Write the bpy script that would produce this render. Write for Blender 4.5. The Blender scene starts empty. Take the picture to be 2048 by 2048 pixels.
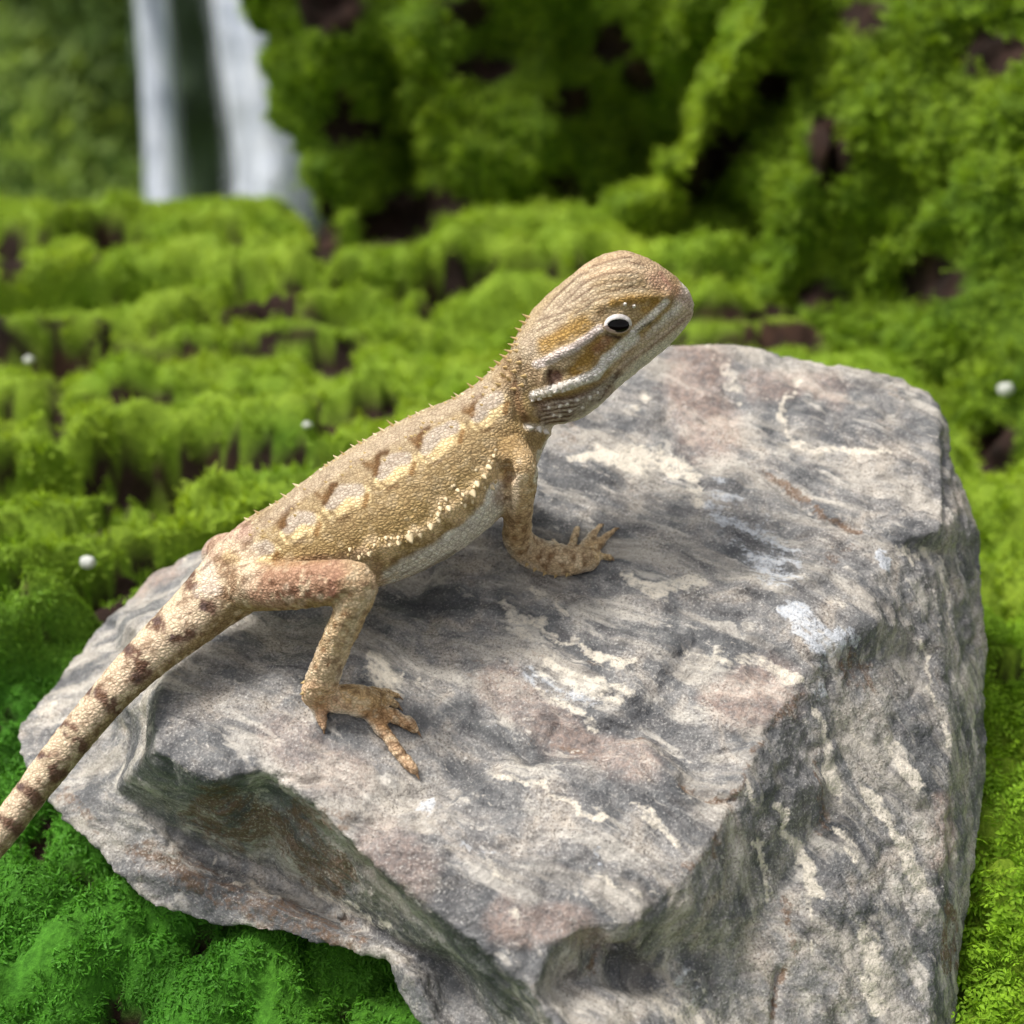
import bpy, bmesh, math, random
import numpy as np
from mathutils import Vector, Matrix
from mathutils.bvhtree import BVHTree
from mathutils.geometry import delaunay_2d_cdt

random.seed(7)
RNG = np.random.default_rng(11)
SC = bpy.context.scene
COL = SC.collection

# ------------------------------------------------------------------ camera
PITCH = math.radians(28.0)
CAM = np.array([0.0, -0.2296, 0.197])
HALF = 0.36                                   # tan of half the field of view (50 mm on 36 mm)
FOCUS = 0.264
CF = np.array([0.0, math.cos(PITCH), -math.sin(PITCH)])
CR = np.array([1.0, 0.0, 0.0])
CU = np.array([0.0, math.sin(PITCH), math.cos(PITCH)])
cam_data = bpy.data.cameras.new('camera')
cam_data.lens = 50.0
cam_data.sensor_width = 36.0
cam_data.clip_start = 0.005
cam_data.clip_end = 200.0
cam_data.dof.use_dof = True
cam_data.dof.focus_distance = FOCUS
cam_data.dof.aperture_fstop = 13.0
cam = bpy.data.objects.new('camera', cam_data)
cam.location = CAM
cam.rotation_euler = (math.pi / 2 - PITCH, 0, 0)
COL.objects.link(cam)
SC.camera = cam

# ------------------------------------------------------------------ sky, sun, exposure
SUN_EL, SUN_AZ = math.radians(62.0), math.radians(-80.0)      # azimuth from +Y (away from camera) towards +X
world = bpy.data.worlds.new('World')
SC.world = world
world.use_nodes = True
wn = world.node_tree
wn.nodes.clear()
sky = wn.nodes.new('ShaderNodeTexSky')
sky.sky_type = 'NISHITA'
sky.sun_disc = False
sky.sun_elevation = SUN_EL
sky.sun_rotation = SUN_AZ
sky.dust_density = 4.0
sky.air_density = 1.0
hs = wn.nodes.new('ShaderNodeHueSaturation')
hs.inputs['Saturation'].default_value = 0.18     # thin bright cloud: a pale sky
bg = wn.nodes.new('ShaderNodeBackground')
bg.inputs['Strength'].default_value = 0.075
wo = wn.nodes.new('ShaderNodeOutputWorld')
wn.links.new(sky.outputs[0], hs.inputs['Color'])
wn.links.new(hs.outputs[0], bg.inputs['Color'])
wn.links.new(bg.outputs[0], wo.inputs[0])
sun_data = bpy.data.lights.new('sun', 'SUN')
sun_data.energy = 1.5
sun_data.angle = math.radians(14.0)
sun_data.color = (1.0, 0.96, 0.9)
sun = bpy.data.objects.new('sun', sun_data)
sd = Vector((math.sin(SUN_AZ) * math.cos(SUN_EL), math.cos(SUN_AZ) * math.cos(SUN_EL), math.sin(SUN_EL)))
sun.rotation_euler = sd.to_track_quat('Z', 'Y').to_euler()
COL.objects.link(sun)
vs = SC.view_settings
vs.view_transform = 'Standard'
vs.look = 'None'
vs.gamma = 1.0
vs.exposure = 1.15
vs.use_curve_mapping = False
SC.cycles.use_denoising = True
SC.cycles.use_adaptive_sampling = True
SC.cycles.adaptive_threshold = 0.03
SC.cycles.max_bounces = 5
SC.cycles.diffuse_bounces = 3
SC.cycles.glossy_bounces = 2
SC.cycles.transparent_max_bounces = 8

# ------------------------------------------------------------------ helpers
def P(px, py, d):
    """photo pixel (of 2048) + distance along the optical axis -> world point"""
    px, py, d = (np.asarray(v, float) for v in (px, py, d))
    a = (px - 1024.0) / 1024.0 * HALF * d
    b = -(py - 1024.0) / 1024.0 * HALF * d
    return CAM + d[..., None] * CF + a[..., None] * CR + b[..., None] * CU

def project(v):
    r = v - CAM
    d = r @ CF
    d = np.where(np.abs(d) < 1e-6, 1e-6, d)
    return 1024 + (r @ CR) / d / HALF * 1024, 1024 - (r @ CU) / d / HALF * 1024, d

def K(d):
    return HALF * d / 1024.0                   # metres per photo pixel at depth d

def lin(r, g, b, f=1.0):
    out = []
    for c in (r, g, b):
        c = c / 255.0
        out.append((c / 12.92 if c <= 0.04045 else ((c + 0.055) / 1.055) ** 2.4) * f)
    return np.array(out)

def hash3(i, j, k, seed):
    h = (i * 374761393 + j * 668265263 + k * 2147483647 + seed * 1274126177) & 0xFFFFFFFF
    h = ((h ^ (h >> 13)) * 1274126177) & 0xFFFFFFFF
    h = ((h ^ (h >> 16)) * 2246822519) & 0xFFFFFFFF
    return ((h ^ (h >> 15)) & 0xFFFFFF) / float(0xFFFFFF)

def vnoise(p, seed=0):
    q = np.floor(p).astype(np.int64)
    f = p - q
    f = f * f * f * (f * (f * 6 - 15) + 10)
    out = 0
    for a in (0, 1):
        wa = f[:, 0] if a else 1 - f[:, 0]
        for b in (0, 1):
            wb = f[:, 1] if b else 1 - f[:, 1]
            for c in (0, 1):
                wc = f[:, 2] if c else 1 - f[:, 2]
                out = out + hash3(q[:, 0] + a, q[:, 1] + b, q[:, 2] + c, seed) * wa * wb * wc
    return out * 2 - 1

def fbm(p, octaves=4, seed=0, gain=0.5):
    s, amp, tot = 0, 1.0, 0.0
    for o in range(octaves):
        s = s + amp * vnoise(p * (2.03 ** o) + 17.3 * o, seed + o)
        tot += amp
        amp *= gain
    return s / tot

def seg_dist(px, py, pts):
    """distance in pixels to a polyline"""
    pts = [(float(p[0]), float(p[1])) for p in pts]
    if len(pts) == 1:
        return np.hypot(px - pts[0][0], py - pts[0][1])
    best = np.full(px.shape, 1e9)
    for (x0, y0), (x1, y1) in zip(pts[:-1], pts[1:]):
        dx, dy = x1 - x0, y1 - y0
        t = np.clip(((px - x0) * dx + (py - y0) * dy) / (dx * dx + dy * dy + 1e-9), 0, 1)
        best = np.minimum(best, np.hypot(px - x0 - t * dx, py - y0 - t * dy))
    return best

def sstep(a, b, x):
    t = np.clip((x - a) / (b - a), 0, 1)
    return t * t * (3 - 2 * t)

def new_obj(name, me, mat=None, parent=None):
    o = bpy.data.objects.new(name, me)
    COL.objects.link(o)
    if mat is not None and me is not None:
        me.materials.clear()
        me.materials.append(mat)
    if parent is not None:
        o.parent = parent
    return o

def tag(o, label=None, cat=None, group=None, kind=None):
    if label: o['label'] = label
    if cat: o['category'] = cat
    if group: o['group'] = group
    if kind: o['kind'] = kind
    return o

def mesh_np(name, verts, faces, smooth=True):
    """faces: (n,3) or (n,4) array, or list of arrays of both kinds"""
    me = bpy.data.meshes.new(name)
    fl = faces if isinstance(faces, list) else [faces]
    fl = [np.asarray(f, np.int32) for f in fl if len(f)]
    verts = np.asarray(verts, np.float32)
    me.vertices.add(len(verts))
    me.vertices.foreach_set('co', verts.ravel())
    idx = np.concatenate([f.ravel() for f in fl])
    tot = np.concatenate([np.full(len(f), f.shape[1], np.int32) for f in fl])
    start = np.concatenate([[0], np.cumsum(tot)[:-1]]).astype(np.int32)
    me.loops.add(len(idx))
    me.loops.foreach_set('vertex_index', idx)
    me.polygons.add(len(tot))
    me.polygons.foreach_set('loop_start', start)
    me.polygons.foreach_set('use_smooth', np.full(len(tot), smooth))
    me.update(calc_edges=True)
    me.validate()
    return me

def set_col(me, name, rgb):
    at = me.attributes.new(name, 'FLOAT_COLOR', 'POINT')
    c = np.ones((len(me.vertices), 4), np.float32)
    c[:, :3] = rgb
    at.data.foreach_set('color', c.ravel())

def set_vec(me, name, v):
    at = me.attributes.new(name, 'FLOAT_VECTOR', 'POINT')
    at.data.foreach_set('vector', np.asarray(v, np.float32).ravel())

def get_co(me):
    a = np.empty(len(me.vertices) * 3, np.float32)
    me.vertices.foreach_get('co', a)
    return a.reshape(-1, 3).astype(float)

def get_no(me):
    a = np.empty(len(me.vertices) * 3, np.float32)
    me.vertices.foreach_get('normal', a)
    return a.reshape(-1, 3).astype(float)

def set_co(me, v):
    me.vertices.foreach_set('co', np.asarray(v, np.float32).ravel())
    me.update()

def smooth_co(me, v, it, lam=0.5):
    e = np.empty(len(me.edges) * 2, np.int32)
    me.edges.foreach_get('vertices', e)
    e = e.reshape(-1, 2)
    n = len(v)
    cnt = np.bincount(e[:, 0], minlength=n) + np.bincount(e[:, 1], minlength=n)
    for _ in range(it):
        s = np.stack([np.bincount(e[:, 0], v[e[:, 1], k], n) + np.bincount(e[:, 1], v[e[:, 0], k], n) for k in range(3)], 1)
        v = v + lam * (s / np.maximum(cnt, 1)[:, None] - v)
    return v

def voxel_remesh(me, size):
    o = bpy.data.objects.new('tmp', me)
    COL.objects.link(o)
    m = o.modifiers.new('r', 'REMESH')
    m.mode = 'VOXEL'
    m.voxel_size = size
    dg = bpy.context.evaluated_depsgraph_get()
    dg.update()
    out = bpy.data.meshes.new_from_object(o.evaluated_get(dg))
    bpy.data.objects.remove(o)
    bpy.data.meshes.remove(me)
    out.polygons.foreach_set('use_smooth', np.full(len(out.polygons), True))
    return out

def bvh_of(me):
    v = [Vector(c) for c in get_co(me)]
    return BVHTree.FromPolygons(v, [tuple(p.vertices) for p in me.polygons])

def ray_px(bvh, px, py):
    d = P(px, py, 1.0) - CAM
    d = Vector(d / np.linalg.norm(d))
    hit = bvh.ray_cast(Vector(CAM), d)
    if hit[0] is None:
        return None, None, None
    return hit[0], hit[1], float((np.array(hit[0]) - CAM) @ CF)

class NT:
    """small node-tree helper"""
    def __init__(self, name):
        self.m = bpy.data.materials.new(name)
        self.m.use_nodes = True
        self.t = self.m.node_tree
        self.t.nodes.clear()
        self.out = self.t.nodes.new('ShaderNodeOutputMaterial')
    def n(self, typ, **kw):
        nd = self.t.nodes.new(typ)
        for k, v in kw.items():
            setattr(nd, k, v)
        return nd
    def l(self, a, b):
        self.t.links.new(a, b)
    def val(self, sock, v):
        if isinstance(v, bpy.types.NodeSocket):
            self.l(v, sock)
        else:
            sock.default_value = v
    def coord(self):
        return self.n('ShaderNodeTexCoord').outputs['Object']
    def attr(self, name, out='Color'):
        return self.n('ShaderNodeAttribute', attribute_name=name).outputs[out]
    def noise(self, vec, scale, detail=4, rough=0.55, dist=0.0):
        nd = self.n('ShaderNodeTexNoise')
        self.l(vec, nd.inputs['Vector'])
        nd.inputs['Scale'].default_value = scale
        nd.inputs['Detail'].default_value = detail
        nd.inputs['Roughness'].default_value = rough
        nd.inputs['Distortion'].default_value = dist
        return nd.outputs[0]
    def voro(self, vec, scale, feature='F1', rand=1.0, out=0):
        nd = self.n('ShaderNodeTexVoronoi', feature=feature)
        self.l(vec, nd.inputs['Vector'])
        nd.inputs['Scale'].default_value = scale
        nd.inputs['Randomness'].default_value = rand
        return nd.outputs[out]
    def ramp(self, fac, stops):
        nd = self.n('ShaderNodeValToRGB')
        el = nd.color_ramp.elements
        while len(el) < len(stops):
            el.new(0.5)
        for e, (p, c) in zip(el, stops):
            e.position = p
            c = tuple(c) if hasattr(c, '__len__') else (c, c, c)
            e.color = (*c[:3], 1)
        self.l(fac, nd.inputs[0])
        return nd.outputs[0]
    def mix(self, fac, a, b, mode='MIX'):
        nd = self.n('ShaderNodeMix', data_type='RGBA', blend_type=mode)
        self.val(nd.inputs[0], fac)
        for s, v in ((nd.inputs[6], a), (nd.inputs[7], b)):
            if isinstance(v, bpy.types.NodeSocket):
                self.l(v, s)
            else:
                s.default_value = (*v[:3], 1)
        return nd.outputs[2]
    def math(self, op, a, b=0.0, c=None):
        nd = self.n('ShaderNodeMath', operation=op)
        self.val(nd.inputs[0], a)
        self.val(nd.inputs[1], b)
        if c is not None:
            self.val(nd.inputs[2], c)
        return nd.outputs[0]
    def sep(self, col):
        nd = self.n('ShaderNodeSeparateColor')
        self.l(col, nd.inputs[0])
        return nd.outputs
    def bump(self, h, strength, dist, normal=None):
        nd = self.n('ShaderNodeBump')
        nd.inputs['Strength'].default_value = strength
        nd.inputs['Distance'].default_value = dist
        self.l(h, nd.inputs['Height'])
        if normal is not None:
            self.l(normal, nd.inputs['Normal'])
        return nd.outputs[0]
    def principled(self, color, rough=0.6, normal=None, spec=0.5, **kw):
        nd = self.n('ShaderNodeBsdfPrincipled')
        if isinstance(color, bpy.types.NodeSocket):
            self.l(color, nd.inputs['Base Color'])
        else:
            nd.inputs['Base Color'].default_value = (*color[:3], 1)
        self.val(nd.inputs['Roughness'], rough)
        nd.inputs['Specular IOR Level'].default_value = spec
        if normal is not None:
            self.l(normal, nd.inputs['Normal'])
        for k, v in kw.items():
            self.val(nd.inputs[k], v)
        self.l(nd.outputs[0], self.out.inputs[0])
        return nd

def simple_mat(name, rgb, rough=0.6, spec=0.5, nscale=None, namt=0.15, bump=0.0):
    t = NT(name)
    c = t.coord()
    if nscale:
        f = t.noise(c, nscale, 4)
        a = np.array(rgb)
        colr = t.ramp(f, [(0.3, a * (1 - namt)), (0.7, a * (1 + namt))])
        nrm = t.bump(f, 0.5, bump) if bump else None
        t.principled(colr, rough, nrm, spec)
    else:
        t.principled(rgb, rough, None, spec)
    return t.m

# ================================================================== ROCK
def T(py):
    """depth of the rock's sloping top plane along the pixel row"""
    a = (py - 1024.0) / 1024.0 * HALF
    return 0.245 / (0.8439 + 0.684 * a)

outline = [(420, 1088, .318), (600, 1062, .306), (750, 985, .306), (900, 905, .304), (1000, 835, .308), (1100, 765, .313),
           (1200, 715, .318), (1290, 692, .320), (1345, 688, .320), (1400, 690, .320), (1480, 697, .320), (1600, 714, .3185),
           (1720, 736, .3165), (1810, 760, .315), (1862, 792, .313), (1893, 848, .311), (1906, 905, .309), (1922, 965, .306),
           (1938, 1015, .305), (1962, 1085, .303), (1965, 1200, .301), (1970, 1300, .299), (1970, 1500, .290), (1965, 1650, .283),
           (1950, 1740, .278), (1930, 1830, .274), (1916, 1950, .268), (1920, 2060, .263), (1930, 2260, .254), (1500, 2330, .243),
           (1150, 2330, .240), (900, 2280, .246), (838, 2060, .249), (802, 1990, .252), (776, 1925, .256), (700, 1905, .259),
           (560, 1872, .264), (420, 1850, .268), (300, 1812, .271), (222, 1748, .273), (188, 1692, .277), (130, 1650, .281),
           (98, 1600, .285), (60, 1560, .290), (34, 1503, .294), (30, 1462, .299), (128, 1342, .309), (222, 1232, .315), (300, 1152, .318)]
creases = [
    # left edge of the upper plateau and the overhanging front lip
    [(430, 1180, .284), (350, 1290, T(1290) + .002), (314, 1400, T(1400)), (310, 1500, T(1500)), (420, 1562, T(1562)), (530, 1537, T(1537)),
     (625, 1602, T(1602)), (705, 1692, T(1692)), (832, 1792, T(1792)), (962, 1900, T(1900)), (1065, 1990, .2300), (1160, 2100, .2285)],
    # recess under the lip
    [(230, 1580, .2780), (385, 1690, .2775), (530, 1752, .2740), (640, 1812, .2685), (750, 1872, .2620), (890, 1935, .2560), (985, 2055, .2480), (1060, 2160, .244)],
    [(330, 1556, .2610), (420, 1596, .2600), (545, 1580, .2605), (650, 1660, .2550), (775, 1766, .2480), (905, 1890, .2400), (1010, 1990, .2360)],
    # lower ledge
    [(180, 1615, .2795), (370, 1735, .2710), (550, 1812, .2655), (690, 1866, .2600), (782, 1902, .2550), (830, 1960, .2485), (900, 2100, .2450)],
    # right edge of the top, the step in it, and the edge above the steep right face
    [(1866, 802, T(802) + .002), (1884, 900, T(900)), (1890, 1030, T(1030)), (1874, 1064, T(1064)), (1775, 1087, T(1087)), (1743, 1180, T(1180) - .001),
     (1750, 1240, T(1240) - .001), (1650, 1300, T(1300) - .001), (1590, 1370, T(1370) - .001), (1540, 1440, T(1440) - .001), (1482, 1560, T(1560) - .0005), (1400, 1720, T(1720)),
     (1335, 1790, T(1790)), (1280, 1842, T(1842))],
    # bottom of the top tier, front
    [(962, 1900, T(1900)), (1100, 1888, T(1888)), (1280, 1842, T(1842))],
    [(1130, 1965, .2395), (1270, 1950, .2420), (1330, 1890, .2425)],
    # middle ledge across the top
    [(800, 1640, T(1640) - .001), (905, 1600, T(1600) - .0012), (1010, 1545, T(1545) - .0014), (1150, 1535, T(1535) - .0014), (1290, 1490, T(1490) - .0012), (1400, 1590, T(1590) - .0012), (1470, 1590, T(1590) - .001)],
    [(800, 1615, T(1615) + .0018), (905, 1570, T(1570) + .0020), (1010, 1512, T(1512) + .0022), (1150, 1508, T(1508) + .0020), (1285, 1466, T(1466) + .0018), (1410, 1560, T(1560) + .0020)],
    # crease in the steep right side
    [(1893, 1110, .2930), (1882, 1300, .2830), (1900, 1500, .2750), (1892, 1700, .2670), (1868, 1900, .2600), (1860, 2100, .2520)],
    [(1560, 1760, .2560), (1500, 1900, .2500), (1440, 2048, .2460)],
    [(1700, 1330, .2720), (1690, 1560, .2650), (1690, 1800, .2560), (1680, 2048, .2500)],
]
free = [(250, 1330, .2990), (200, 1430, .2930), (150, 1520, .2890), (350, 1180, .3080), (260, 1480, .2820),
        (700, 1300, T(1300) - .0005), (900, 1350, T(1350) + .001), (1100, 1300, T(1300) - .001), (1250, 1400, T(1400) - .0015),
        (1400, 1250, T(1250) - .0012), (1500, 1060, T(1060) - .001), (1300, 1000, T(1000) + .001), (1600, 900, T(900)),
        (1750, 950, T(950) - .0015), (1450, 800, T(800) + .0015), (1180, 1680, T(1680) - .0025), (1000, 1740, T(1740) - .002),
        (860, 1720, T(1720) - .0015), (1600, 1150, T(1150) - .0025), (1640, 1230, T(1230) - .003), (560, 1350, T(1350)), (480, 1480, T(1480)), (700, 1560, T(1560) - .001)]
cp, ce = [], []
def addp(p):
    for i, q in enumerate(cp):
        if abs(q[0] - p[0]) < 0.5 and abs(q[1] - p[1]) < 0.5:
            return i
    cp.append(p)
    return len(cp) - 1
oidx = [addp(p) for p in outline]
for c in creases:
    ids = [addp(p) for p in c]
    ce += list(zip(ids[:-1], ids[1:]))
for p in free:
    addp(p)
v2, _, f2, ov, _, _ = delaunay_2d_cdt([Vector((p[0], p[1])) for p in cp], ce, [oidx], 1, 1e-4)
cpa = np.array([(p[0], p[1]) for p in cp]); cpd = np.array([p[2] for p in cp])
vd = []
for v, o in zip(v2, ov):
    if len(o):
        vd.append(cpd[o[0]])
    else:
        w = 1.0 / (np.hypot(cpa[:, 0] - v.x, cpa[:, 1] - v.y) + 1) ** 4
        vd.append(float((w * cpd).sum() / w.sum()))
rv = [P(v.x, v.y, d) for v, d in zip(v2, vd)]
rf = [tuple(f) for f in f2]
# close the unseen side: the rim is carried back and down to the ground, then capped
rim = []
for p in outline:
    best = min(range(len(v2)), key=lambda i: (v2[i].x - p[0]) ** 2 + (v2[i].y - p[1]) ** 2)
    rim.append(best)
cen = np.mean([rv[i] for i in rim], axis=0)
ring1, ring2 = [], []
for i in rim:
    q = rv[i]
    ring1.append(len(rv)); rv.append(np.array([cen[0] + (q[0] - cen[0]) * .97, max(q[1] + (.042 if q[2] < .02 else .016), q[1] * .6 + .03), q[2] - .010]))
for i in rim:
    q = rv[i]
    ring2.append(len(rv)); rv.append(np.array([cen[0] + (q[0] - cen[0]) * .93, max(q[1] + .05, .03), -0.03]))
n = len(rim)
for a, b in ((rim, ring1), (ring1, ring2)):
    for i in range(n):
        j = (i + 1) % n
        rf.append((a[i], a[j], b[j])); rf.append((a[i], b[j], b[i]))
cb = len(rv); rv.append(np.array([cen[0], .03, -.03]))
for i in range(n):
    rf.append((ring2[i], ring2[(i + 1) % n], cb))
bm = bmesh.new()
bv = [bm.verts.new(v) for v in rv]
for f in rf:
    if len(set(f)) == 3:
        try: bm.faces.new([bv[i] for i in f])
        except ValueError: pass
bmesh.ops.recalc_face_normals(bm, faces=bm.faces)
rock_me = bpy.data.meshes.new('rock')
bm.to_mesh(rock_me); bm.free()
rock_me = voxel_remesh(rock_me, 0.00068)
v = get_co(rock_me)
v = smooth_co(rock_me, v, 3)
set_co(rock_me, v)
no = get_no(rock_me)
# foliation of the stone: streaks run across the top and steeply down the right side
s1 = P(1200, 1640, T(1640)) - P(1000, 1550, T(1550)); s1 /= np.linalg.norm(s1)
s2 = P(1680, 1560, .265) - P(1620, 1420, .2655); s2 /= np.linalg.norm(s2)
fn = np.cross(s1, s2); fn /= np.linalg.norm(fn)
sb = np.cross(fn, s1)
fc = np.stack([v @ s1 * .22, v @ sb * .30, v @ fn], 1)
warp = np.stack([fbm(v * 60, 3, 31 + k) for k in range(3)], 1) * .0020
fc = fc + warp
big = fbm(v * 38, 4, 1)
med = fbm(v * 130 + warp * 60, 4, 2)
strat = fbm(fc * 420, 3, 3)
rid = 1 - np.abs(fbm(v * 75, 4, 4)) * 2.2
fine = fbm(v * 520, 3, 6)
flake = np.abs(fbm(fc * np.array([300., 300., 170.]), 3, 9))
disp = big * .0006 + med * .00045 + strat * .00035 + np.clip(rid, 0, 1) ** 3 * -.0007 + fine * .00016 + np.clip(flake * 3, 0, .5) * .0005
qs = fbm(fc * np.array([220., 220., 150.]) + 3.1, 3, 10) * 5 + fbm(v * 60, 2, 12) * 2
fr_ = qs - np.floor(qs)
disp = disp + (np.floor(qs) + sstep(.38, .62, fr_) - qs) * .0004
v = v + no * disp[:, None]
px, py, dd = project(v)
rj1, rj2 = fbm(v * 300, 3, 40), fbm(v * 300, 3, 41)
def rbrush(pts, r, amt, exp=2.0):
    global v
    d = seg_dist(px + rj1 * r * .8, py + rj2 * r * .8, pts)
    v = v + no * (amt * np.exp(-(d / r) ** exp))[:, None]
# cracks and little steps that show on the stone
rbrush([(700, 1640), (760, 1650), (835, 1635), (870, 1610), (905, 1600)], 7, -.0010)
rbrush([(720, 1690), (770, 1660)], 6, -.0010)
rbrush([(835, 1645), (850, 1660), (860, 1700)], 5, -.0006)
rbrush([(1365, 1560), (1400, 1590), (1470, 1605)], 10, -.0016)
rbrush([(1540, 960), (1590, 1000), (1640, 1040), (1720, 1058)], 7, -.0010)
rbrush([(1560, 1945), (1550, 2048)], 8, -.0012)
rbrush([(1180, 1895), (1240, 1950), (1300, 1965)], 30, -.0040)
rbrush([(560, 1555), (600, 1562), (640, 1560)], 9, -.0012)
rbrush([(1890, 870), (1893, 960), (1895, 1040)], 6, -.0012)
rbrush([(1060, 1350), (1120, 1430), (1100, 1500)], 10, -.0007)
rbrush([(980, 1370), (1020, 1480), (1060, 1520)], 12, -.0008)
rbrush([(1480, 1170), (1560, 1180), (1640, 1150)], 18, .0012)
rbrush([(1200, 1180), (1300, 1220), (1450, 1230)], 14, -.0008)
set_co(rock_me, v)
px, py, dd = project(v)
wx = px + fbm(v * 110, 4, 51) * 30 + fbm(v * 420, 3, 53) * 14
wy = py + fbm(v * 110, 4, 52) * 30 + fbm(v * 420, 3, 54) * 14
def rmask(strokes):
    m = np.zeros(len(v))
    for pts, r, s in strokes:
        d = seg_dist(wx, wy, pts)
        m = np.maximum(m, s * sstep(r * 1.35, r * .55, d))
    return m
cream = rmask([
    ([(1180, 905), (1240, 915), (1310, 918), (1370, 945)], 22, .9), ([(1370, 930), (1385, 990)], 16, .7), ([(1140, 905), (1180, 915)], 10, .6),
    ([(1000, 1210), (1090, 1250), (1200, 1300), (1265, 1318)], 9, .8), ([(1050, 1180), (1130, 1230)], 7, .6), ([(1245, 1150), (1310, 1165), (1400, 1180)], 15, .85),
    ([(1010, 1240), (1110, 1300)], 8, .6), ([(1100, 1330), (1180, 1360), (1240, 1380)], 26, .75), ([(1080, 1385), (1150, 1420), (1190, 1450)], 10, .8),
    ([(1490, 1325), (1540, 1345), (1595, 1362)], 15, .8), ([(1380, 1300), (1480, 1320)], 12, .4), ([(1000, 1550), (1070, 1565), (1130, 1600), (1200, 1640)], 9, .9),
    ([(1260, 1620), (1310, 1650), (1370, 1705)], 9, .85), ([(1180, 1730), (1240, 1760), (1330, 1800)], 8, .7), ([(960, 1680), (1010, 1770), (1030, 1820)], 9, .55),
    ([(1620, 1420), (1650, 1490), (1680, 1570)], 9, .95), ([(1660, 1500), (1690, 1590)], 13, .8), ([(1500, 1560), (1520, 1610)], 7, .8),
    ([(1560, 1630), (1590, 1690), (1610, 1740), (1625, 1790)], 12, .95), ([(1505, 1690), (1535, 1760), (1545, 1810)], 7, .8), ([(1620, 1800), (1635, 1860), (1640, 1900)], 6, .8),
    ([(1745, 1590), (1790, 1650), (1830, 1720), (1850, 1790)], 16, .95), ([(1780, 1480), (1830, 1560)], 14, .9), ([(1845, 1300), (1880, 1380), (1895, 1480)], 7, .9),
    ([(1735, 1860), (1740, 1930), (1760, 2010)], 22, .8), ([(1670, 1660), (1700, 1720)], 10, .8), ([(1870, 1120), (1890, 1250)], 6, .8), ([(1660, 1180), (1690, 1200)], 6, .5),
    ([(1600, 760), (1560, 830), (1580, 890), (1700, 900), (1780, 905)], 7, .75), ([(1290, 780), (1250, 810)], 12, .6), ([(1440, 700), (1470, 790)], 16, .4),
    ([(745, 1320), (760, 1355), (775, 1390)], 20, .8), ([(818, 1375), (825, 1390)], 8, .8), ([(1800, 1100), (1850, 1120)], 10, .7), ([(450, 1440), (470, 1470)], 9, .4),
    ([(1330, 1990), (1420, 2048)], 26, .6), ([(640, 1770), (720, 1830), (770, 1855)], 9, .7), ([(420, 1710), (460, 1760), (540, 1790)], 7, .6), ([(1310, 1560), (1330, 1580)], 8, .5),
    ([(60, 1450), (110, 1400)], 12, .6), ([(300, 1110), (360, 1100)], 10, .5), ([(1700, 1440), (1740, 1500)], 6, .6)])
white = rmask([([(1440, 1000), (1500, 1080), (1560, 1120)], 50, .5), ([(1590, 1230), (1640, 1280), (1700, 1270)], 30, .8), ([(1080, 1350), (1170, 1370)], 34, .6),
               ([(1775, 1110), (1780, 1130)], 9, 1.), ([(1500, 1140), (1560, 1170)], 22, .5), ([(850, 1600), (840, 1625)], 12, .6), ([(1190, 1700), (1215, 1720)], 9, .7),
               ([(1640, 1330), (1630, 1400)], 14, .4), ([(1390, 1930), (1380, 1990)], 10, .5), ([(980, 1420), (990, 1560)], 16, .25), ([(1000, 1700), (910, 1680)], 8, .6)])
rust_shade = rmask([([(1545, 950), (1600, 990), (1640, 1030), (1720, 1062)], 10, .9), ([(1370, 1565), (1420, 1595), (1470, 1600)], 9, .9), ([(1590, 1390), (1500, 1540), (1420, 1700), (1340, 1790)], 9, .55),
              ([(1555, 1930), (1550, 2048)], 8, .9), ([(1580, 1820), (1590, 1900)], 12, .7), ([(1680, 1310), (1720, 1350)], 34, .55), ([(600, 1610), (680, 1650)], 20, .7), ([(430, 1620), (560, 1650), (660, 1740)], 55, .85), ([(300, 1720), (480, 1800), (700, 1880)], 40, .6), ([(1180, 1890), (1170, 1960)], 13, .8),  # broad strokes under the lip: brown staining that also paints the overhang darker
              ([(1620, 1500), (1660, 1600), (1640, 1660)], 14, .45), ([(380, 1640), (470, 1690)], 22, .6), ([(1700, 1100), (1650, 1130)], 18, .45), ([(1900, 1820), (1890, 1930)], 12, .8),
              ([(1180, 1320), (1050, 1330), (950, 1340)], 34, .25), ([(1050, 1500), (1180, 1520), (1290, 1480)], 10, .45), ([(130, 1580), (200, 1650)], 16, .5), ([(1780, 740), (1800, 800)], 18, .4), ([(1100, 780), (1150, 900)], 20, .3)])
pink = rmask([([(1400, 720), (1380, 800), (1420, 870)], 60, .7), ([(1480, 1400), (1540, 1380)], 60, .7), ([(1120, 1480), (1300, 1530)], 40, .6), ([(1000, 1380), (1120, 1470)], 50, .5),
              ([(760, 1700), (820, 1740)], 60, .5), ([(1000, 1830), (1150, 1860)], 40, .6), ([(1500, 760), (1680, 780)], 30, .5), ([(560, 1480), (700, 1560)], 50, .4), ([(330, 1120), (280, 1180)], 30, .7), ([(1880, 1600), (1880, 1720)], 22, .5)])
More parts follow.
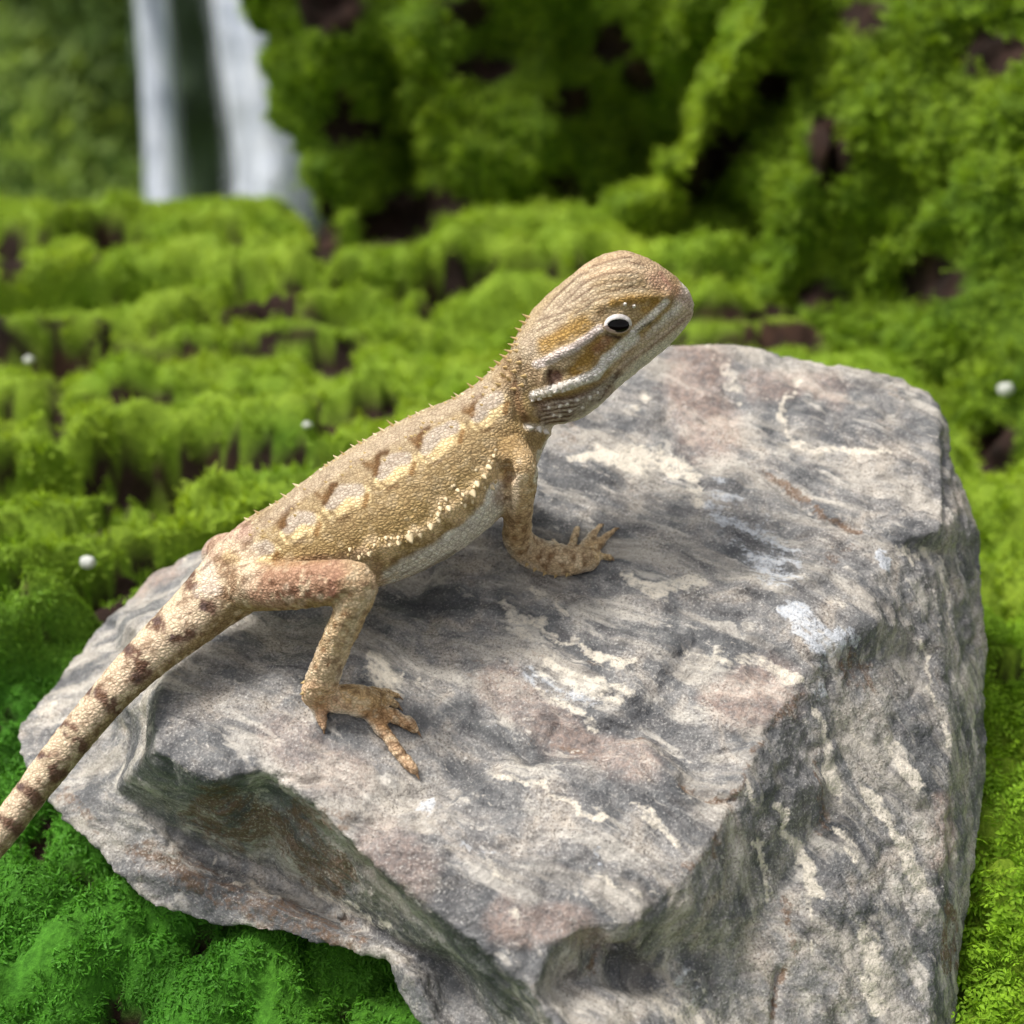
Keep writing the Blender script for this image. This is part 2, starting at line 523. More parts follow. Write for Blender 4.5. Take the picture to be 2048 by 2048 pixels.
dark = rmask([([(1230, 1930), (1300, 1960)], 34, .95), ([(1700, 765), (1760, 770)], 16, .6), ([(1620, 850), (1700, 865), (1790, 868)], 15, .7), ([(1090, 960), (1200, 1000), (1100, 1060)], 60, .5),
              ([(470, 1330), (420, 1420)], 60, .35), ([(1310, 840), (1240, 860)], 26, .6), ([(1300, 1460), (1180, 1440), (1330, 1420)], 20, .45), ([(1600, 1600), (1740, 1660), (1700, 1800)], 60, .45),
              ([(1830, 1380), (1860, 1450)], 30, .5), ([(1430, 1850), (1500, 1760)], 40, .35), ([(1060, 1160), (1180, 1190)], 20, .4), ([(950, 1700), (1150, 1780)], 50, .25), ([(340, 1600), (460, 1590)], 20, .6), ([(700, 1750), (900, 1980)], 40, .5)])  # closing strokes paint extra shade into the overhang below the front lip
set_col(rock_me, 'mask', np.stack([cream, rust_shade, dark], 1))
set_col(rock_me, 'mask2', np.stack([pink, white, np.zeros(len(v))], 1))
set_vec(rock_me, 'fc', fc)

t = NT('rock_stone')
oc = t.coord(); fv = t.attr('fc', 'Vector')
m1 = t.sep(t.attr('mask')); m2 = t.sep(t.attr('mask2'))
def weather(m, a, b, off=.34, k=1.8):
    w = t.math('ADD', m, t.math('ADD', t.math('MULTIPLY_ADD', a, 2.2, -1.1), t.math('MULTIPLY_ADD', b, 1.3, -.65)))
    nd = t.n('ShaderNodeClamp'); t.l(t.math('MULTIPLY', t.math('SUBTRACT', w, off), k), nd.inputs[0])
    return nd.outputs[0]
nA = t.noise(fv, 170, 5, .62); nD = t.noise(fv, 330, 4, .6, .4); nB = t.noise(oc, 95, 4, .62, .6); nC = t.noise(fv, 520, 3, .65); nF = t.noise(oc, 2100, 2, .6); nG = t.noise(oc, 900, 2, .6)
base = t.ramp(nB, [(.32, lin(76, 77, 79)), (.44, lin(112, 112, 112)), (.54, lin(142, 139, 136)), (.68, lin(184, 173, 160))])
base = t.mix(t.ramp(nA, [(.50, 0.), (.61, .7)]), base, lin(190, 181, 168))
base = t.mix(t.ramp(nD, [(.56, 0.), (.64, .75)]), base, lin(202, 195, 184))
base = t.mix(t.ramp(nD, [(.34, .7), (.43, 0.)]), base, lin(82, 82, 84))
base = t.mix(t.ramp(nA, [(.34, .75), (.44, 0.)]), base, lin(74, 75, 78))
base = t.mix(t.math('MULTIPLY', m2[0], t.ramp(nG, [(.3, .25), (.7, .9)])), base, lin(186, 158, 142))
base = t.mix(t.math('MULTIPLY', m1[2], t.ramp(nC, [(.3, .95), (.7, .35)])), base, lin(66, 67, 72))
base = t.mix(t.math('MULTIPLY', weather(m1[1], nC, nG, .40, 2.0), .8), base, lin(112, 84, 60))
base = t.mix(t.math('MULTIPLY', weather(m2[1], nC, nG, .42, 2.4), .8), base, lin(206, 210, 216))
base = t.mix(t.math('MULTIPLY', weather(m1[0], nC, nG), .9), base, lin(222, 212, 195))
base = t.mix(t.ramp(nC, [(.32, .45), (.48, 0.)]), base, lin(84, 80, 80))
spk = t.ramp(nB, [(.35, .25), (.65, 1.)])
base = t.mix(t.math('MULTIPLY', spk, t.sep(t.ramp(nF, [(.32, .70), (.46, 0.)]))[0]), base, lin(62, 60, 58))
base = t.mix(t.math('MULTIPLY', spk, t.sep(t.ramp(nF, [(.56, 0.), (.70, .6)]))[0]), base, lin(222, 218, 210))
hgt = t.math('ADD', t.math('MULTIPLY', nF, .35), t.math('ADD', t.math('MULTIPLY', nG, .8), t.math('MULTIPLY', nC, .5)))
rgh = t.ramp(nF, [(.35, .75), (.62, .55), (.74, .30)])
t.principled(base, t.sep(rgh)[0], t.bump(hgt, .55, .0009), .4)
rock = new_obj('rock', rock_me, t.m)
tag(rock, 'large grey angular rock with cream veins carrying the lizard', 'rock')
ROCK = bvh_of(rock_me)

def rock_d(px, py):
    h = ray_px(ROCK, px, py)
    return h[2] if h[2] is not None else T(py)

# ================================================================== LIZARD
LV, LF = [], []
def add_loft(centers, hs, ws, up=(0, -.05, 1), exps=None, nseg=32, fixedT=None, taper=True):
    """rings around a 3-D centre line, half height hs along the local up, half width ws sideways"""
    c = np.array(centers, float)
    n = len(c)
    base = len(LV)
    up = np.array(up, float)
    for i in range(n):
        tg = c[min(i + 1, n - 1)] - c[max(i - 1, 0)] if fixedT is None else np.array(fixedT, float)
        tg = tg / np.linalg.norm(tg)
        U = up - tg * (tg @ up); U /= np.linalg.norm(U)
        L = np.cross(tg, U)
        e = 2.0 if exps is None else exps[i]
        for k in range(nseg):
            a = 2 * math.pi * k / nseg
            ca, sa = math.cos(a), math.sin(a)
            q = (abs(ca) ** e + abs(sa) ** e) ** (-1 / e)
            LV.append(c[i] + U * hs[i] * q * sa + L * ws[i] * q * ca)
    for i in range(n - 1):
        for k in range(nseg):
            k2 = (k + 1) % nseg
            LF.append((base + i * nseg + k, base + i * nseg + k2, base + (i + 1) * nseg + k2, base + (i + 1) * nseg + k))
    for i, tip in ((0, c[0] - (c[1] - c[0]) * .25), (n - 1, c[-1] + (c[-1] - c[-2]) * .25)):
        LV.append(tip)
        ti = len(LV) - 1
        for k in range(nseg):
            k2 = (k + 1) % nseg
            a, b = base + i * nseg + k, base + i * nseg + k2
            LF.append((b, a, ti) if i == 0 else (a, b, ti))

def resample(rows, m):
    """Catmull-Rom through rows of numbers"""
    r = np.array(rows, float)
    n = len(r)
    out = []
    for s in np.linspace(0, n - 1, m):
        i = min(int(s), n - 2); f = s - i
        p0, p1, p2, p3 = r[max(i - 1, 0)], r[i], r[i + 1], r[min(i + 2, n - 1)]
        out.append(.5 * ((2 * p1) + (-p0 + p2) * f + (2 * p0 - 5 * p1 + 4 * p2 - p3) * f * f + (-p0 + 3 * p1 - 3 * p2 + p3) * f ** 3))
    return np.array(out)

def fit_h(tg, up, ratio, E, d):
    """half height so that the ring's outline spans E pixels either side of its centre in the photo"""
    tg = tg / np.linalg.norm(tg)
    U = up - tg * (tg @ up); U /= np.linalg.norm(U)
    L = np.cross(tg, U)
    t2 = np.array([tg @ CR, tg @ CU]); t2 /= np.linalg.norm(t2)
    p = -t2[1] * CR + t2[0] * CU
    return E * K(d) / math.sqrt((U @ p) ** 2 + (ratio * (L @ p)) ** 2)

UP = np.array([0, -.05, 1.0])
# trunk and tail: px, py, half extent in px, depth, width/height
spine = [(-420, 2150, 7, .2440, 1.0), (-250, 1975, 15, .2470, 1.0), (-110, 1812, 23, .2490, 1.0), (0, 1670, 31, .2515, 1.05), (62, 1586, 33, .2532, 1.05), (123, 1508, 36, .2550, 1.05), (224, 1387, 39, .2580, 1.08),
         (306, 1305, 47, .2610, 1.12), (380, 1240, 57, .2640, 1.2), (440, 1186, 68, .2660, 1.3), (490, 1146, 82, .2680, 1.35), (545, 1118, 96, .2695, 1.3),
         (607, 1094, 107, .2700, 1.3), (669, 1066, 123, .2710, 1.3), (731, 1038, 136, .2715, 1.3), (832, 985, 142, .2720, 1.28), (925, 925, 130, .2720, 1.22),
         (972, 884, 114, .2718, 1.15), (1008, 842, 96, .2715, 1.08), (1040, 800, 82, .2710, 1.0), (1070, 765, 78, .2705, 1.0), (1095, 740, 74, .270, 1.0)]
sp = resample(spine, 90)
cen3 = P(sp[:, 0], sp[:, 1], sp[:, 3])
hs_, ws_ = [], []
for i in range(len(sp)):
    tg = cen3[min(i + 1, len(sp) - 1)] - cen3[max(i - 1, 0)]
    h = fit_h(tg, UP, sp[i, 4], sp[i, 2], sp[i, 3])
    hs_.append(h); ws_.append(h * sp[i, 4])
add_loft(cen3, hs_, ws_, UP, [2.15] * len(sp), 48)
SPINE3, SPINEH = cen3, np.array(hs_)
# head: distance along its axis, top and bottom outline (px from the axis), width/height
HO, HE, HN = np.array([1060., 745.]), np.array([.925, -.381]), np.array([.381, .925])
head = [(-40, -30, 70, 1.0), (0, -72, 108, 1.0), (40, -103, 119, 1.08), (70, -119, 118, 1.12), (105, -132, 109, 1.10), (145, -142, 93, 1.0), (186, -153, 80, .92),
        (225, -156, 68, .86), (262, -149, 57, .82), (292, -128, 46, .82), (315, -103, 35, .84), (335, -75, 24, .86), (348, -50, 12, .85), (356, -28, -4, .8)]
hr = resample(head, 44)
hc, hh, hw, he = [], [], [], []
d_h = .2695
tgh = P(*(HO + HE * 300), d_h - .002) - P(*HO, d_h)
for a, tp, bt, ra in hr:
    c2 = HO + HE * a + HN * (tp + bt) / 2
    E = max((bt - tp) / 2, 6)
    h = fit_h(tgh, UP, ra, E, d_h)
    hc.append(P(c2[0], c2[1], d_h - .002 * a / 300)); hh.append(h); hw.append(h * ra); he.append(2.3)
add_loft(hc, hh, hw, UP, he, 48, fixedT=tgh)

def limb(rows, m=None, flat=1.0, nseg=20):
    """px, py, radius px, depth (None = resting on the rock)"""
    rr = []
    for x, y, r, d in rows:
        if d is None:
            d0 = rock_d(x, y)
            d = d0 - r * K(d0) * 1.12
        rr.append((x, y, r, d))
    r = resample(rr, m or len(rr) * 4)
    c = P(r[:, 0], r[:, 1], r[:, 3])
    rad = r[:, 2] * K(r[:, 3])
    add_loft(c, rad, rad * flat, (0.02, -.3, 1), None, nseg)
    return c, rad

TIPS = []
def toe(rows):
    c, rad = limb(rows, 14, 1.0, 14)
    TIPS.append((c[-1], c[-1] - c[-4], rad[-1]))

# near hind leg
limb([(490, 1172, 50, .2620), (560, 1172, 50, .2565), (630, 1168, 47, .2510), (695, 1163, 45, .2475), (722, 1160, 36, .2470)])
limb([(700, 1160, 40, .2475), (718, 1172, 39, .2470), (700, 1225, 34, .2490), (672, 1290, 32, .2520), (648, 1350, 33, .2550), (632, 1385, 30, .2575), (622, 1394, 22, .259)])
limb([(622, 1388, 28, None), (672, 1396, 29, None), (722, 1402, 33, None), (756, 1412, 25, None)])
limb([(738, 1392, 22, None), (760, 1394, 16, None), (776, 1398, 10, None)])
toe([(622, 1394, 17, None), (636, 1416, 13, None), (642, 1432, 13, None), (646, 1448, 10, None), (648, 1460, 6, None)])
toe([(732, 1415, 18, None), (752, 1444, 14, None), (764, 1458, 15.5, None), (778, 1478, 12.5, None), (794, 1500, 14, None), (808, 1517, 12, None), (822, 1532, 13.5, None), (834, 1547, 8, None)])
toe([(742, 1410, 18, None), (768, 1424, 14, None), (786, 1430, 15, None), (802, 1439, 12.5, None), (818, 1447, 14.5, None), (836, 1462, 8, None)])
toe([(742, 1396, 14, None), (772, 1400, 11, None), (800, 1414, 6, None)])
toe([(738, 1386, 13, None), (768, 1384, 10, None), (800, 1393, 5.5, None)])
# near front leg
limb([(1020, 905, 42, .2640), (1046, 935, 30, .2615), (1048, 965, 27, .2630), (1042, 1005, 27, .2660), (1035, 1050, 29, .2715), (1037, 1080, 31, .2765), (1060, 1102, 32, None), (1098, 1115, 33, None), (1140, 1122, 30, None), (1172, 1118, 25, None), (1192, 1112, 18, None)], 50)
toe([(1136, 1110, 12, None), (1146, 1082, 8.5, None), (1156, 1054, 6, None)])
toe([(1160, 1108, 13, None), (1182, 1074, 9, None), (1204, 1048, 5.5, None)])
toe([(1176, 1108, 13, None), (1205, 1080, 9.5, None), (1234, 1056, 5, None)])
toe([(1182, 1116, 12, None), (1206, 1112, 8.5, None), (1226, 1118, 5, None)])
toe([(1112, 1098, 12, None), (1108, 1088, 9, None), (1106, 1079, 6, None)])
# far front leg, mostly hidden behind the near one
limb([(1000, 880, 34, .2800), (1030, 930, 26, .2850), (1042, 980, 22, .2900), (1044, 1010, 20, None), (1046, 1000, 16, None)])
for x, y in ((1030, 985), (1042, 980), (1054, 984), (1060, 996)):
    toe([(1044, 1003, 9, None), ((1044 + x) / 2, (1003 + y) / 2, 7, None), (x, y, 5, None)])
# far hind leg: thigh stands out behind the hip
limb([(500, 1130, 46, .2740), (462, 1106, 42, .2820), (436, 1112, 34, .2880), (448, 1135, 27, .2890), (470, 1150, 20, None)])
for x, y in ((480, 1165), (490, 1160), (462, 1168)):
    toe([(470, 1152, 9, None), ((470 + x) / 2, (1152 + y) / 2, 7, None), (x, y, 5, None)])
# chest and shoulder masses
for (x, y, r, d) in [(1010, 880, 74, .2700), (1050, 880, 44, .2720), (500, 1170, 58, .2640), (1060, 830, 40, .268)]:
    limb([(x - 4, y + 4, r * .7, d), (x, y, r, d), (x + 4, y - 4, r * .7, d)], 10)

me = bpy.data.meshes.new('body')
me.from_pydata([tuple(q) for q in LV], [], LF)
bm = bmesh.new(); bm.from_mesh(me)
bmesh.ops.recalc_face_normals(bm, faces=bm.faces)
bm.to_mesh(me); bm.free()
me = voxel_remesh(me, 0.00036)
v = get_co(me)
v = smooth_co(me, v, 5)
set_co(me, v)
no = get_no(me)
px, py, dd = project(v)
facing = sstep(-.15, .25, -(no @ CF))
def lsculpt(pts, r, amt, exp=2.0):
    global v
    d = seg_dist(px, py, pts)
    v = v + no * (amt * facing * np.exp(-(d / r) ** exp))[:, None]
# face
lsculpt([(1236, 650)], 32, .0008)
lsculpt([(1205, 612), (1240, 600), (1290, 596), (1335, 592)], 12, .0006)
lsculpt([(1262, 668), (1300, 640), (1335, 606)], 7, .0004)
lsculpt([(1275, 676), (1310, 645)], 5, -.0004)
lsculpt([(1384, 618), (1340, 655), (1285, 698), (1225, 742), (1185, 772)], 4, -.00030)
lsculpt([(1200, 660), (1139, 700), (1076, 727)], 9, .0005)
lsculpt([(1180, 715), (1150, 740)], 16, -.0005)
lsculpt([(1110, 754)], 13, -.0020)
lsculpt([(1092, 742), (1088, 762), (1098, 776)], 8, .0008)
lsculpt([(1230, 710), (1190, 750), (1140, 768), (1072, 790)], 9, .0006)
lsculpt([(1215, 775), (1150, 792), (1075, 806)], 7, -.0005)
lsculpt([(1010, 735), (1028, 790), (1040, 835), (1075, 862)], 11, -.0015)
lsculpt([(1045, 700), (1025, 745)], 14, .0006)
lsculpt([(1060, 860), (1100, 868)], 8, .0006)
lsculpt([(1368, 600)], 4, -.0003)
lsculpt([(1180, 560), (1260, 545)], 10, .0002)
# trunk folds
lsculpt([(1015, 930), (1022, 955)], 7, -.0013)
lsculpt([(985, 930), (1000, 980)], 16, -.0006)
lsculpt([(560, 1116), (500, 1160)], 8, -.0006)
lsculpt([(668, 1206), (690, 1190)], 7, -.0005)
lsculpt([(610, 1375), (690, 1380)], 6, .0002)
lat = [(992, 915), (980, 945), (955, 970), (930, 995), (900, 1020), (868, 1048), (830, 1070), (785, 1090), (735, 1108)]
lsculpt(lat, 13, .0006)
# scaly unevenness
limbm = sstep(1100, 1200, py) * sstep(560, 620, px) + sstep(1030, 1090, py) * sstep(990, 1010, px)
v = v + no * (fbm(v * 700, 2, 61) * .00012 * (1 + limbm) + fbm(v * 1500, 2, 62) * .00009 * (1 + limbm))[:, None]
set_co(me, v)
no = get_no(me)
px, py, dd = project(v)
facing = sstep(-.2, .2, -(no @ CF))
# --- skin colours by where they lie on the animal
n1 = fbm(v * 260, 3, 71); n1b = fbm(v * 260, 3, 75); n2 = fbm(v * 700, 3, 72); n3 = fbm(v * 1600, 2, 73)
dsp = np.full(len(v), 1e9); ii = np.zeros(len(v), int)
for i in range(len(SPINE3)):
    q = ((v - SPINE3[i]) ** 2).sum(1)
    b = q < dsp
    dsp[b] = q[b]; ii[b] = i
tg = np.gradient(SPINE3, axis=0); tg /= np.linalg.norm(tg, axis=1)[:, None]
Us = UP - tg * (tg @ UP)[:, None]; Us /= np.linalg.norm(Us, axis=1)[:, None]
hgtn = ((v - SPINE3[ii]) * Us[ii]).sum(1) / SPINEH[ii]          # -1 belly .. 1 back
skin = np.tile(lin(176, 148, 94), (len(v), 1))
def blend(mask, rgb):
    global skin
    m = np.clip(mask, 0, 1)[:, None]
    skin = skin * (1 - m) + np.asarray(rgb) * m
blend(sstep(.35, .85, hgtn + n1 * .2) * .8, lin(178, 158, 128))
blend(sstep(-.45, -.70, hgtn + n2 * .12), lin(232, 226, 210))
def paint(pts, r, rgb, s=1.0, soft=.5, jit=.35, both=False):
    d = seg_dist(px + n1 * r * jit + n2 * r * jit * .5, py + n1b * r * jit, pts)
    m = s * sstep(r * (1 + soft), r * (1 - soft), d)
    blend(m * facing, rgb)
CREAM, LILAC, BROWN, OCHRE = lin(232, 204, 146), lin(186, 170, 152), lin(96, 66, 34), lin(176, 134, 48)
WHITE, TAN, PINKT = lin(232, 226, 216), lin(196, 152, 100), lin(182, 138, 110)
# trunk flank
paint([(560, 1090), (700, 1030), (850, 960), (960, 880)], 60, lin(166, 138, 86), .7, .8)
paint([(600, 1110), (720, 1090), (840, 1020)], 26, lin(184, 152, 90), .5, .8)
paint([(740, 1150), (800, 1130), (880, 1090), (950, 1045)], 14, lin(140, 112, 62), .7, .7)
# pale saddle blotches with cream lower rims and dark marks between them
sad = [(740, 865, 745), ]
blot = [[(852, 900), (880, 872), (910, 858)], [(765, 950), (790, 925), (812, 922)], [(664, 1012), (690, 985), (718, 985)],
        [(578, 1060), (600, 1040), (622, 1042)], [(494, 1130), (515, 1105), (538, 1100)], [(955, 836), (975, 812), (1000, 800)]]
for b in blot:
    paint([(x + 3, y + 6) for x, y in b], 21, CREAM, .95, .16, .3)
    paint([(x - 3, y - 5) for x, y in b], 14, LILAC, .95, .3, .3)
    x, y = b[0]
    paint([(x - 16, y - 6), (x - 11, y - 28), (x - 2, y - 44), (x + 6, y - 46)], 6, lin(100, 70, 40), .95, .5, 1.7)
    paint([(x - 12, y - 10), (x - 36, y - 24)], 6, lin(118, 86, 50), .75, .7, 1.7)
    paint([(x - 20, y - 20)], 12, lin(128, 94, 54), .6, .6, .9)
    paint([(x - 3, y + 14), (x + 12, y + 26), (x + 30, y + 20)], 4.5, BROWN, .6, .5, .9)
    paint([(b[2][0] + 16, b[2][1] + 6), (b[2][0] + 10, b[2][1] + 24)], 6, lin(140, 96, 40), .8, .5)
paint([(500, 1070), (600, 985), (700, 920), (800, 865), (900, 815), (970, 775)], 13, lin(186, 166, 142), .6, .7)
# lateral fringe and belly
for x, y in lat + [(958, 1000), (915, 1030), (880, 1012), (780, 1110), (860, 1060), (740, 1090), (1000, 960)]:
    paint([(x, y)], 17, lin(230, 198, 146), 1., .5, .7)
    paint([(x + 5, y + 10)], 5, lin(120, 84, 40), .5, .7)
paint([(770, 1168), (830, 1138), (890, 1102), (940, 1066), (985, 1020), (1000, 985)], 24, lin(236, 230, 218), 1., .25, .35)
paint([(775, 1180), (850, 1142), (910, 1105)], 5, lin(120, 108, 84), .6, .7)
paint([(1015, 965), (1000, 1000)], 14, lin(176, 150, 132), .7, .6)
# hip, thigh, shin, foot
paint([(420, 1100), (455, 1068), (480, 1062)], 24, lin(186, 150, 132), .8, .6)
paint([(530, 1175), (620, 1165), (720, 1155)], 44, PINKT, .9, .4)
paint([(560, 1125), (650, 1118)], 10, lin(176, 134, 96), .6, .6)
paint([(690, 1150), (670, 1185), (700, 1170)], 16, lin(170, 100, 82), .55, .8)
for x, y, r in ((560, 1190, 9), (585, 1185, 10), (612, 1188, 8), (640, 1180, 8), (545, 1165, 7), (600, 1160, 5), (660, 1165, 6), (575, 1205, 6), (625, 1150, 5)):
    paint([(x, y)], r, lin(104, 66, 44), .75, .6, .8)
for x, y, r in ((580, 1200, 9), (572, 1175, 7), (605, 1205, 7), (640, 1195, 7)):
    paint([(x, y)], r, lin(226, 200, 172), .7, .6, .8)
paint([(722, 1150), (712, 1200), (690, 1250), (660, 1310), (640, 1360)], 40, lin(206, 176, 134), .9, .4)
for x, y, r in ((700, 1190, 5), (688, 1230, 6), (668, 1250, 5), (660, 1280, 6), (690, 1262, 4), (645, 1300, 6), (655, 1330, 5), (706, 1165, 4), (630, 1335, 5)):
    paint([(x, y)], r, lin(150, 104, 60), .7, .7, .8)
paint([(745, 1185), (712, 1240), (690, 1300)], 6, lin(226, 206, 174), .6, .6)
paint([(610, 1390), (680, 1395), (750, 1410), (840, 1550)], 26, lin(218, 180, 138), .95, .4)
paint([(742, 1420), (840, 1470)], 22, TAN, .9, .4)
paint([(700, 1385), (800, 1400)], 20, lin(206, 170, 112), .9, .4)
paint([(640, 1405), (648, 1466)], 14, lin(204, 158, 112), .9, .4)
for x, y in ((770, 1465), (792, 1495), (812, 1522), (790, 1432), (815, 1446), (760, 1450), (670, 1400), (700, 1405)):
    paint([(x, y)], 4, lin(158, 108, 68), .5, .8, .6)
# front leg
paint([(1050, 915), (1046, 960), (1040, 1010), (1034, 1060)], 32, lin(204, 172, 124), .9, .4)
paint([(1035, 955), (1028, 1000), (1022, 1030)], 9, lin(236, 214, 182), .8, .7)
paint([(1030, 1050), (1045, 1095), (1100, 1120), (1190, 1115)], 34, lin(194, 162, 116), .9, .4)
for x, y, r in ((1035, 1045, 5), (1048, 1062, 5), (1028, 1075, 6), (1055, 1100, 7), (1078, 1118, 7), (1040, 1105, 6), (1105, 1112, 7), (1125, 1128, 6), (1150, 1112, 5), (1090, 1135, 6), (1168, 1130, 4)):
    paint([(x, y)], r, lin(126, 88, 48), .75, .7, .8)
for x, y, r in ((1068, 1135, 5), (1085, 1140, 5), (1110, 1146, 6), (1140, 1140, 6), (1160, 1128, 5), (1175, 1122, 5), (1115, 1092, 5)):
    paint([(x, y)], r, lin(228, 200, 154), .7, .7, .8)
paint([(1148, 1080), (1158, 1050)], 9, lin(200, 170, 124), .9, .5)
paint([(1175, 1085), (1206, 1046)], 10, lin(198, 166, 118), .9, .5)
paint([(1190, 1092), (1236, 1054)], 10, lin(196, 162, 112), .9, .5)
paint([(1195, 1112), (1228, 1118)], 9, lin(206, 176, 124), .9, .5)
paint([(1080, 905), (1080, 935), (1074, 962)], 7, lin(226, 220, 200), .9, .4)
# shoulder
paint([(1000, 900), (1030, 880)], 28, lin(170, 138, 88), .7, .7)
paint([(1010, 930), (1022, 958)], 7, lin(120, 88, 60), .5, .8)
# tail: pale with brown cross bars, duller below
paint([(470, 1130), (400, 1200), (306, 1290), (224, 1370), (123, 1490), (0, 1650), (-200, 1900)], 48, lin(222, 196, 164), .95, .35)
paint([(470, 1220), (420, 1270), (330, 1345), (245, 1412), (165, 1505), (95, 1595), (5, 1705)], 13, lin(158, 134, 92), .85, .6)
bars = [[(372, 1150), (392, 1175), (400, 1188)], [(405, 1215), (425, 1222)], [(315, 1240), (330, 1248)], [(345, 1275), (368, 1272)], [(258, 1300), (272, 1318), (285, 1330)],
        [(272, 1355), (295, 1340)], [(182, 1385), (210, 1398), (232, 1418)], [(128, 1460), (150, 1470), (168, 1490)], [(82, 1518), (100, 1530), (118, 1550)], [(42, 1575), (60, 1590), (72, 1602)], [(-8, 1640), (20, 1650), (40, 1668)]]
for b in bars:
    paint(b, 15, lin(108, 76, 62), .9, .4, 1.2)
    paint([b[0]], 9, lin(92, 78, 82), .6, .6, .7)
paint([(440, 1125), (470, 1160), (455, 1190)], 16, lin(130, 92, 54), .7, .7)
paint([(455, 1110), (470, 1120)], 12, lin(190, 158, 96), .6, .6)
paint([(410, 1130), (430, 1180), (400, 1180)], 14, lin(224, 206, 188), .7, .6)
# head
paint([(1110, 640), (1180, 590), (1260, 560)], 70, lin(186, 160, 116), .9, .6, .15)
paint([(1170, 545), (1250, 520), (1320, 545)], 24, lin(198, 168, 134), .8, .7, .15)
paint([(1060, 690), (1110, 625), (1160, 580)], 26, lin(182, 164, 142), .7, .7)
# wavy lengthwise lines of scales over the crown
for ln in ([(1107, 598), (1153, 555), (1208, 532), (1253, 523), (1287, 530)], [(1117, 617), (1162, 571), (1208, 548), (1240, 543), (1275, 546)], [(1139, 607), (1185, 576), (1230, 562), (1270, 560)],
           [(1165, 606), (1208, 582), (1253, 574), (1290, 576)], [(1090, 620), (1121, 583), (1150, 560)], [(1078, 640), (1110, 630), (1140, 620)], [(1150, 630), (1190, 600), (1220, 594)], [(1075, 662), (1110, 640), (1135, 636)],
           [(1180, 536), (1220, 522), (1262, 514)]):
    paint([(x, y + 6) for x, y in ln], 3.0, lin(214, 194, 160), .5, .8, 1.2)
    paint(ln, 2.2, lin(122, 98, 78), .65, .8, 1.2)
paint([(1310, 560), (1350, 580), (1370, 600)], 16, lin(196, 148, 122), .55, .8)
paint([(1320, 545), (1340, 575)], 4, lin(176, 120, 104), .5, .8)
paint([(1090, 690), (1130, 668), (1170, 650)], 15, OCHRE, .8, .7)
paint([(1225, 606), (1260, 600), (1320, 600)], 9, OCHRE, .85, .7)
paint([(1290, 620), (1320, 605)], 8, OCHRE, .7, .7)
paint([(1190, 640), (1205, 615)], 7, lin(128, 98, 58), .6, .8)
paint([(1198, 658), (1170, 682), (1139, 700), (1105, 715), (1074, 727)], 9, lin(222, 206, 196), 1., .35, .6)
paint([(1200, 688), (1175, 715), (1150, 745)], 15, OCHRE, .9, .6)
paint([(1215, 680), (1195, 700)], 11, lin(156, 110, 78), .8, .6)
paint([(1215, 668), (1240, 675)], 5, lin(70, 48, 34), .9, .6)
paint([(1268, 663), (1300, 636), (1332, 604)], 7, lin(228, 222, 206), .95, .5, .25)
paint([(1262, 668), (1300, 645)], 2.5, lin(90, 84, 66), .8, .7)
paint([(1268, 676), (1240, 700), (1215, 722)], 13, WHITE, 1., .3, .3)
paint([(1215, 722), (1190, 750), (1140, 770), (1105, 779), (1066, 792)], 10, WHITE, 1., .3, .3)
paint([(1375, 625), (1330, 665), (1275, 705), (1235, 735)], 14, lin(202, 176, 146), .8, .6)
paint([(1380, 626), (1340, 664), (1285, 706), (1230, 748)], 2.6, lin(150, 122, 98), .7, .8)
paint([(1350, 672), (1290, 722), (1230, 772), (1160, 828)], 6, lin(216, 208, 190), .7, .6)
paint([(1240, 745), (1200, 775), (1140, 795), (1070, 808)], 6, lin(104, 78, 58), .75, .7, .5)
paint([(1215, 775), (1150, 815), (1090, 822)], 17, lin(168, 146, 130), .9, .5)
for k in range(6):        # dark streaks down the throat
    paint([(1232 - k * 6, 752 + k * 9), (1170 - k * 6, 790 + k * 10), (1085 - k * 2, 806 + k * 9)], 2.6, lin(88, 66, 50), .8, .7, 2.0)
    paint([(1226 - k * 6, 757 + k * 9), (1165 - k * 6, 795 + k * 10), (1090 - k * 2, 811 + k * 9)], 2.6, lin(212, 200, 184), .7, .7, 2.0)
for x, y in ((1120, 812), (1108, 830), (1135, 808), (1155, 800), (1098, 815), (1165, 815), (1180, 795), (1140, 822), (1120, 832)):
    paint([(x, y)], 4, lin(226, 216, 208), .8, .6, .4)
    paint([(x + 4, y + 6)], 3, lin(92, 70, 56), .6, .7, .4)
paint([(1110, 754)], 15, lin(176, 140, 120), .95, .5, .2)
paint([(1100, 742), (1096, 756), (1102, 768)], 5, lin(74, 50, 40), .95, .5)
paint([(1060, 745), (1085, 765)], 14, lin(172, 144, 108), .7, .6)
paint([(1030, 770), (1040, 815), (1052, 838)], 8, lin(112, 80, 52), .75, .7)
paint([(1054, 852), (1085, 856), (1110, 866)], 7, lin(226, 212, 190), .9, .5)
paint([(1010, 720), (1030, 740), (1000, 760)], 14, lin(160, 130, 88), .6, .8)
for x, y in ((1022, 745), (1005, 752), (1040, 718), (1032, 762)):
    paint([(x, y)], 5, lin(96, 66, 40), .6, .7)
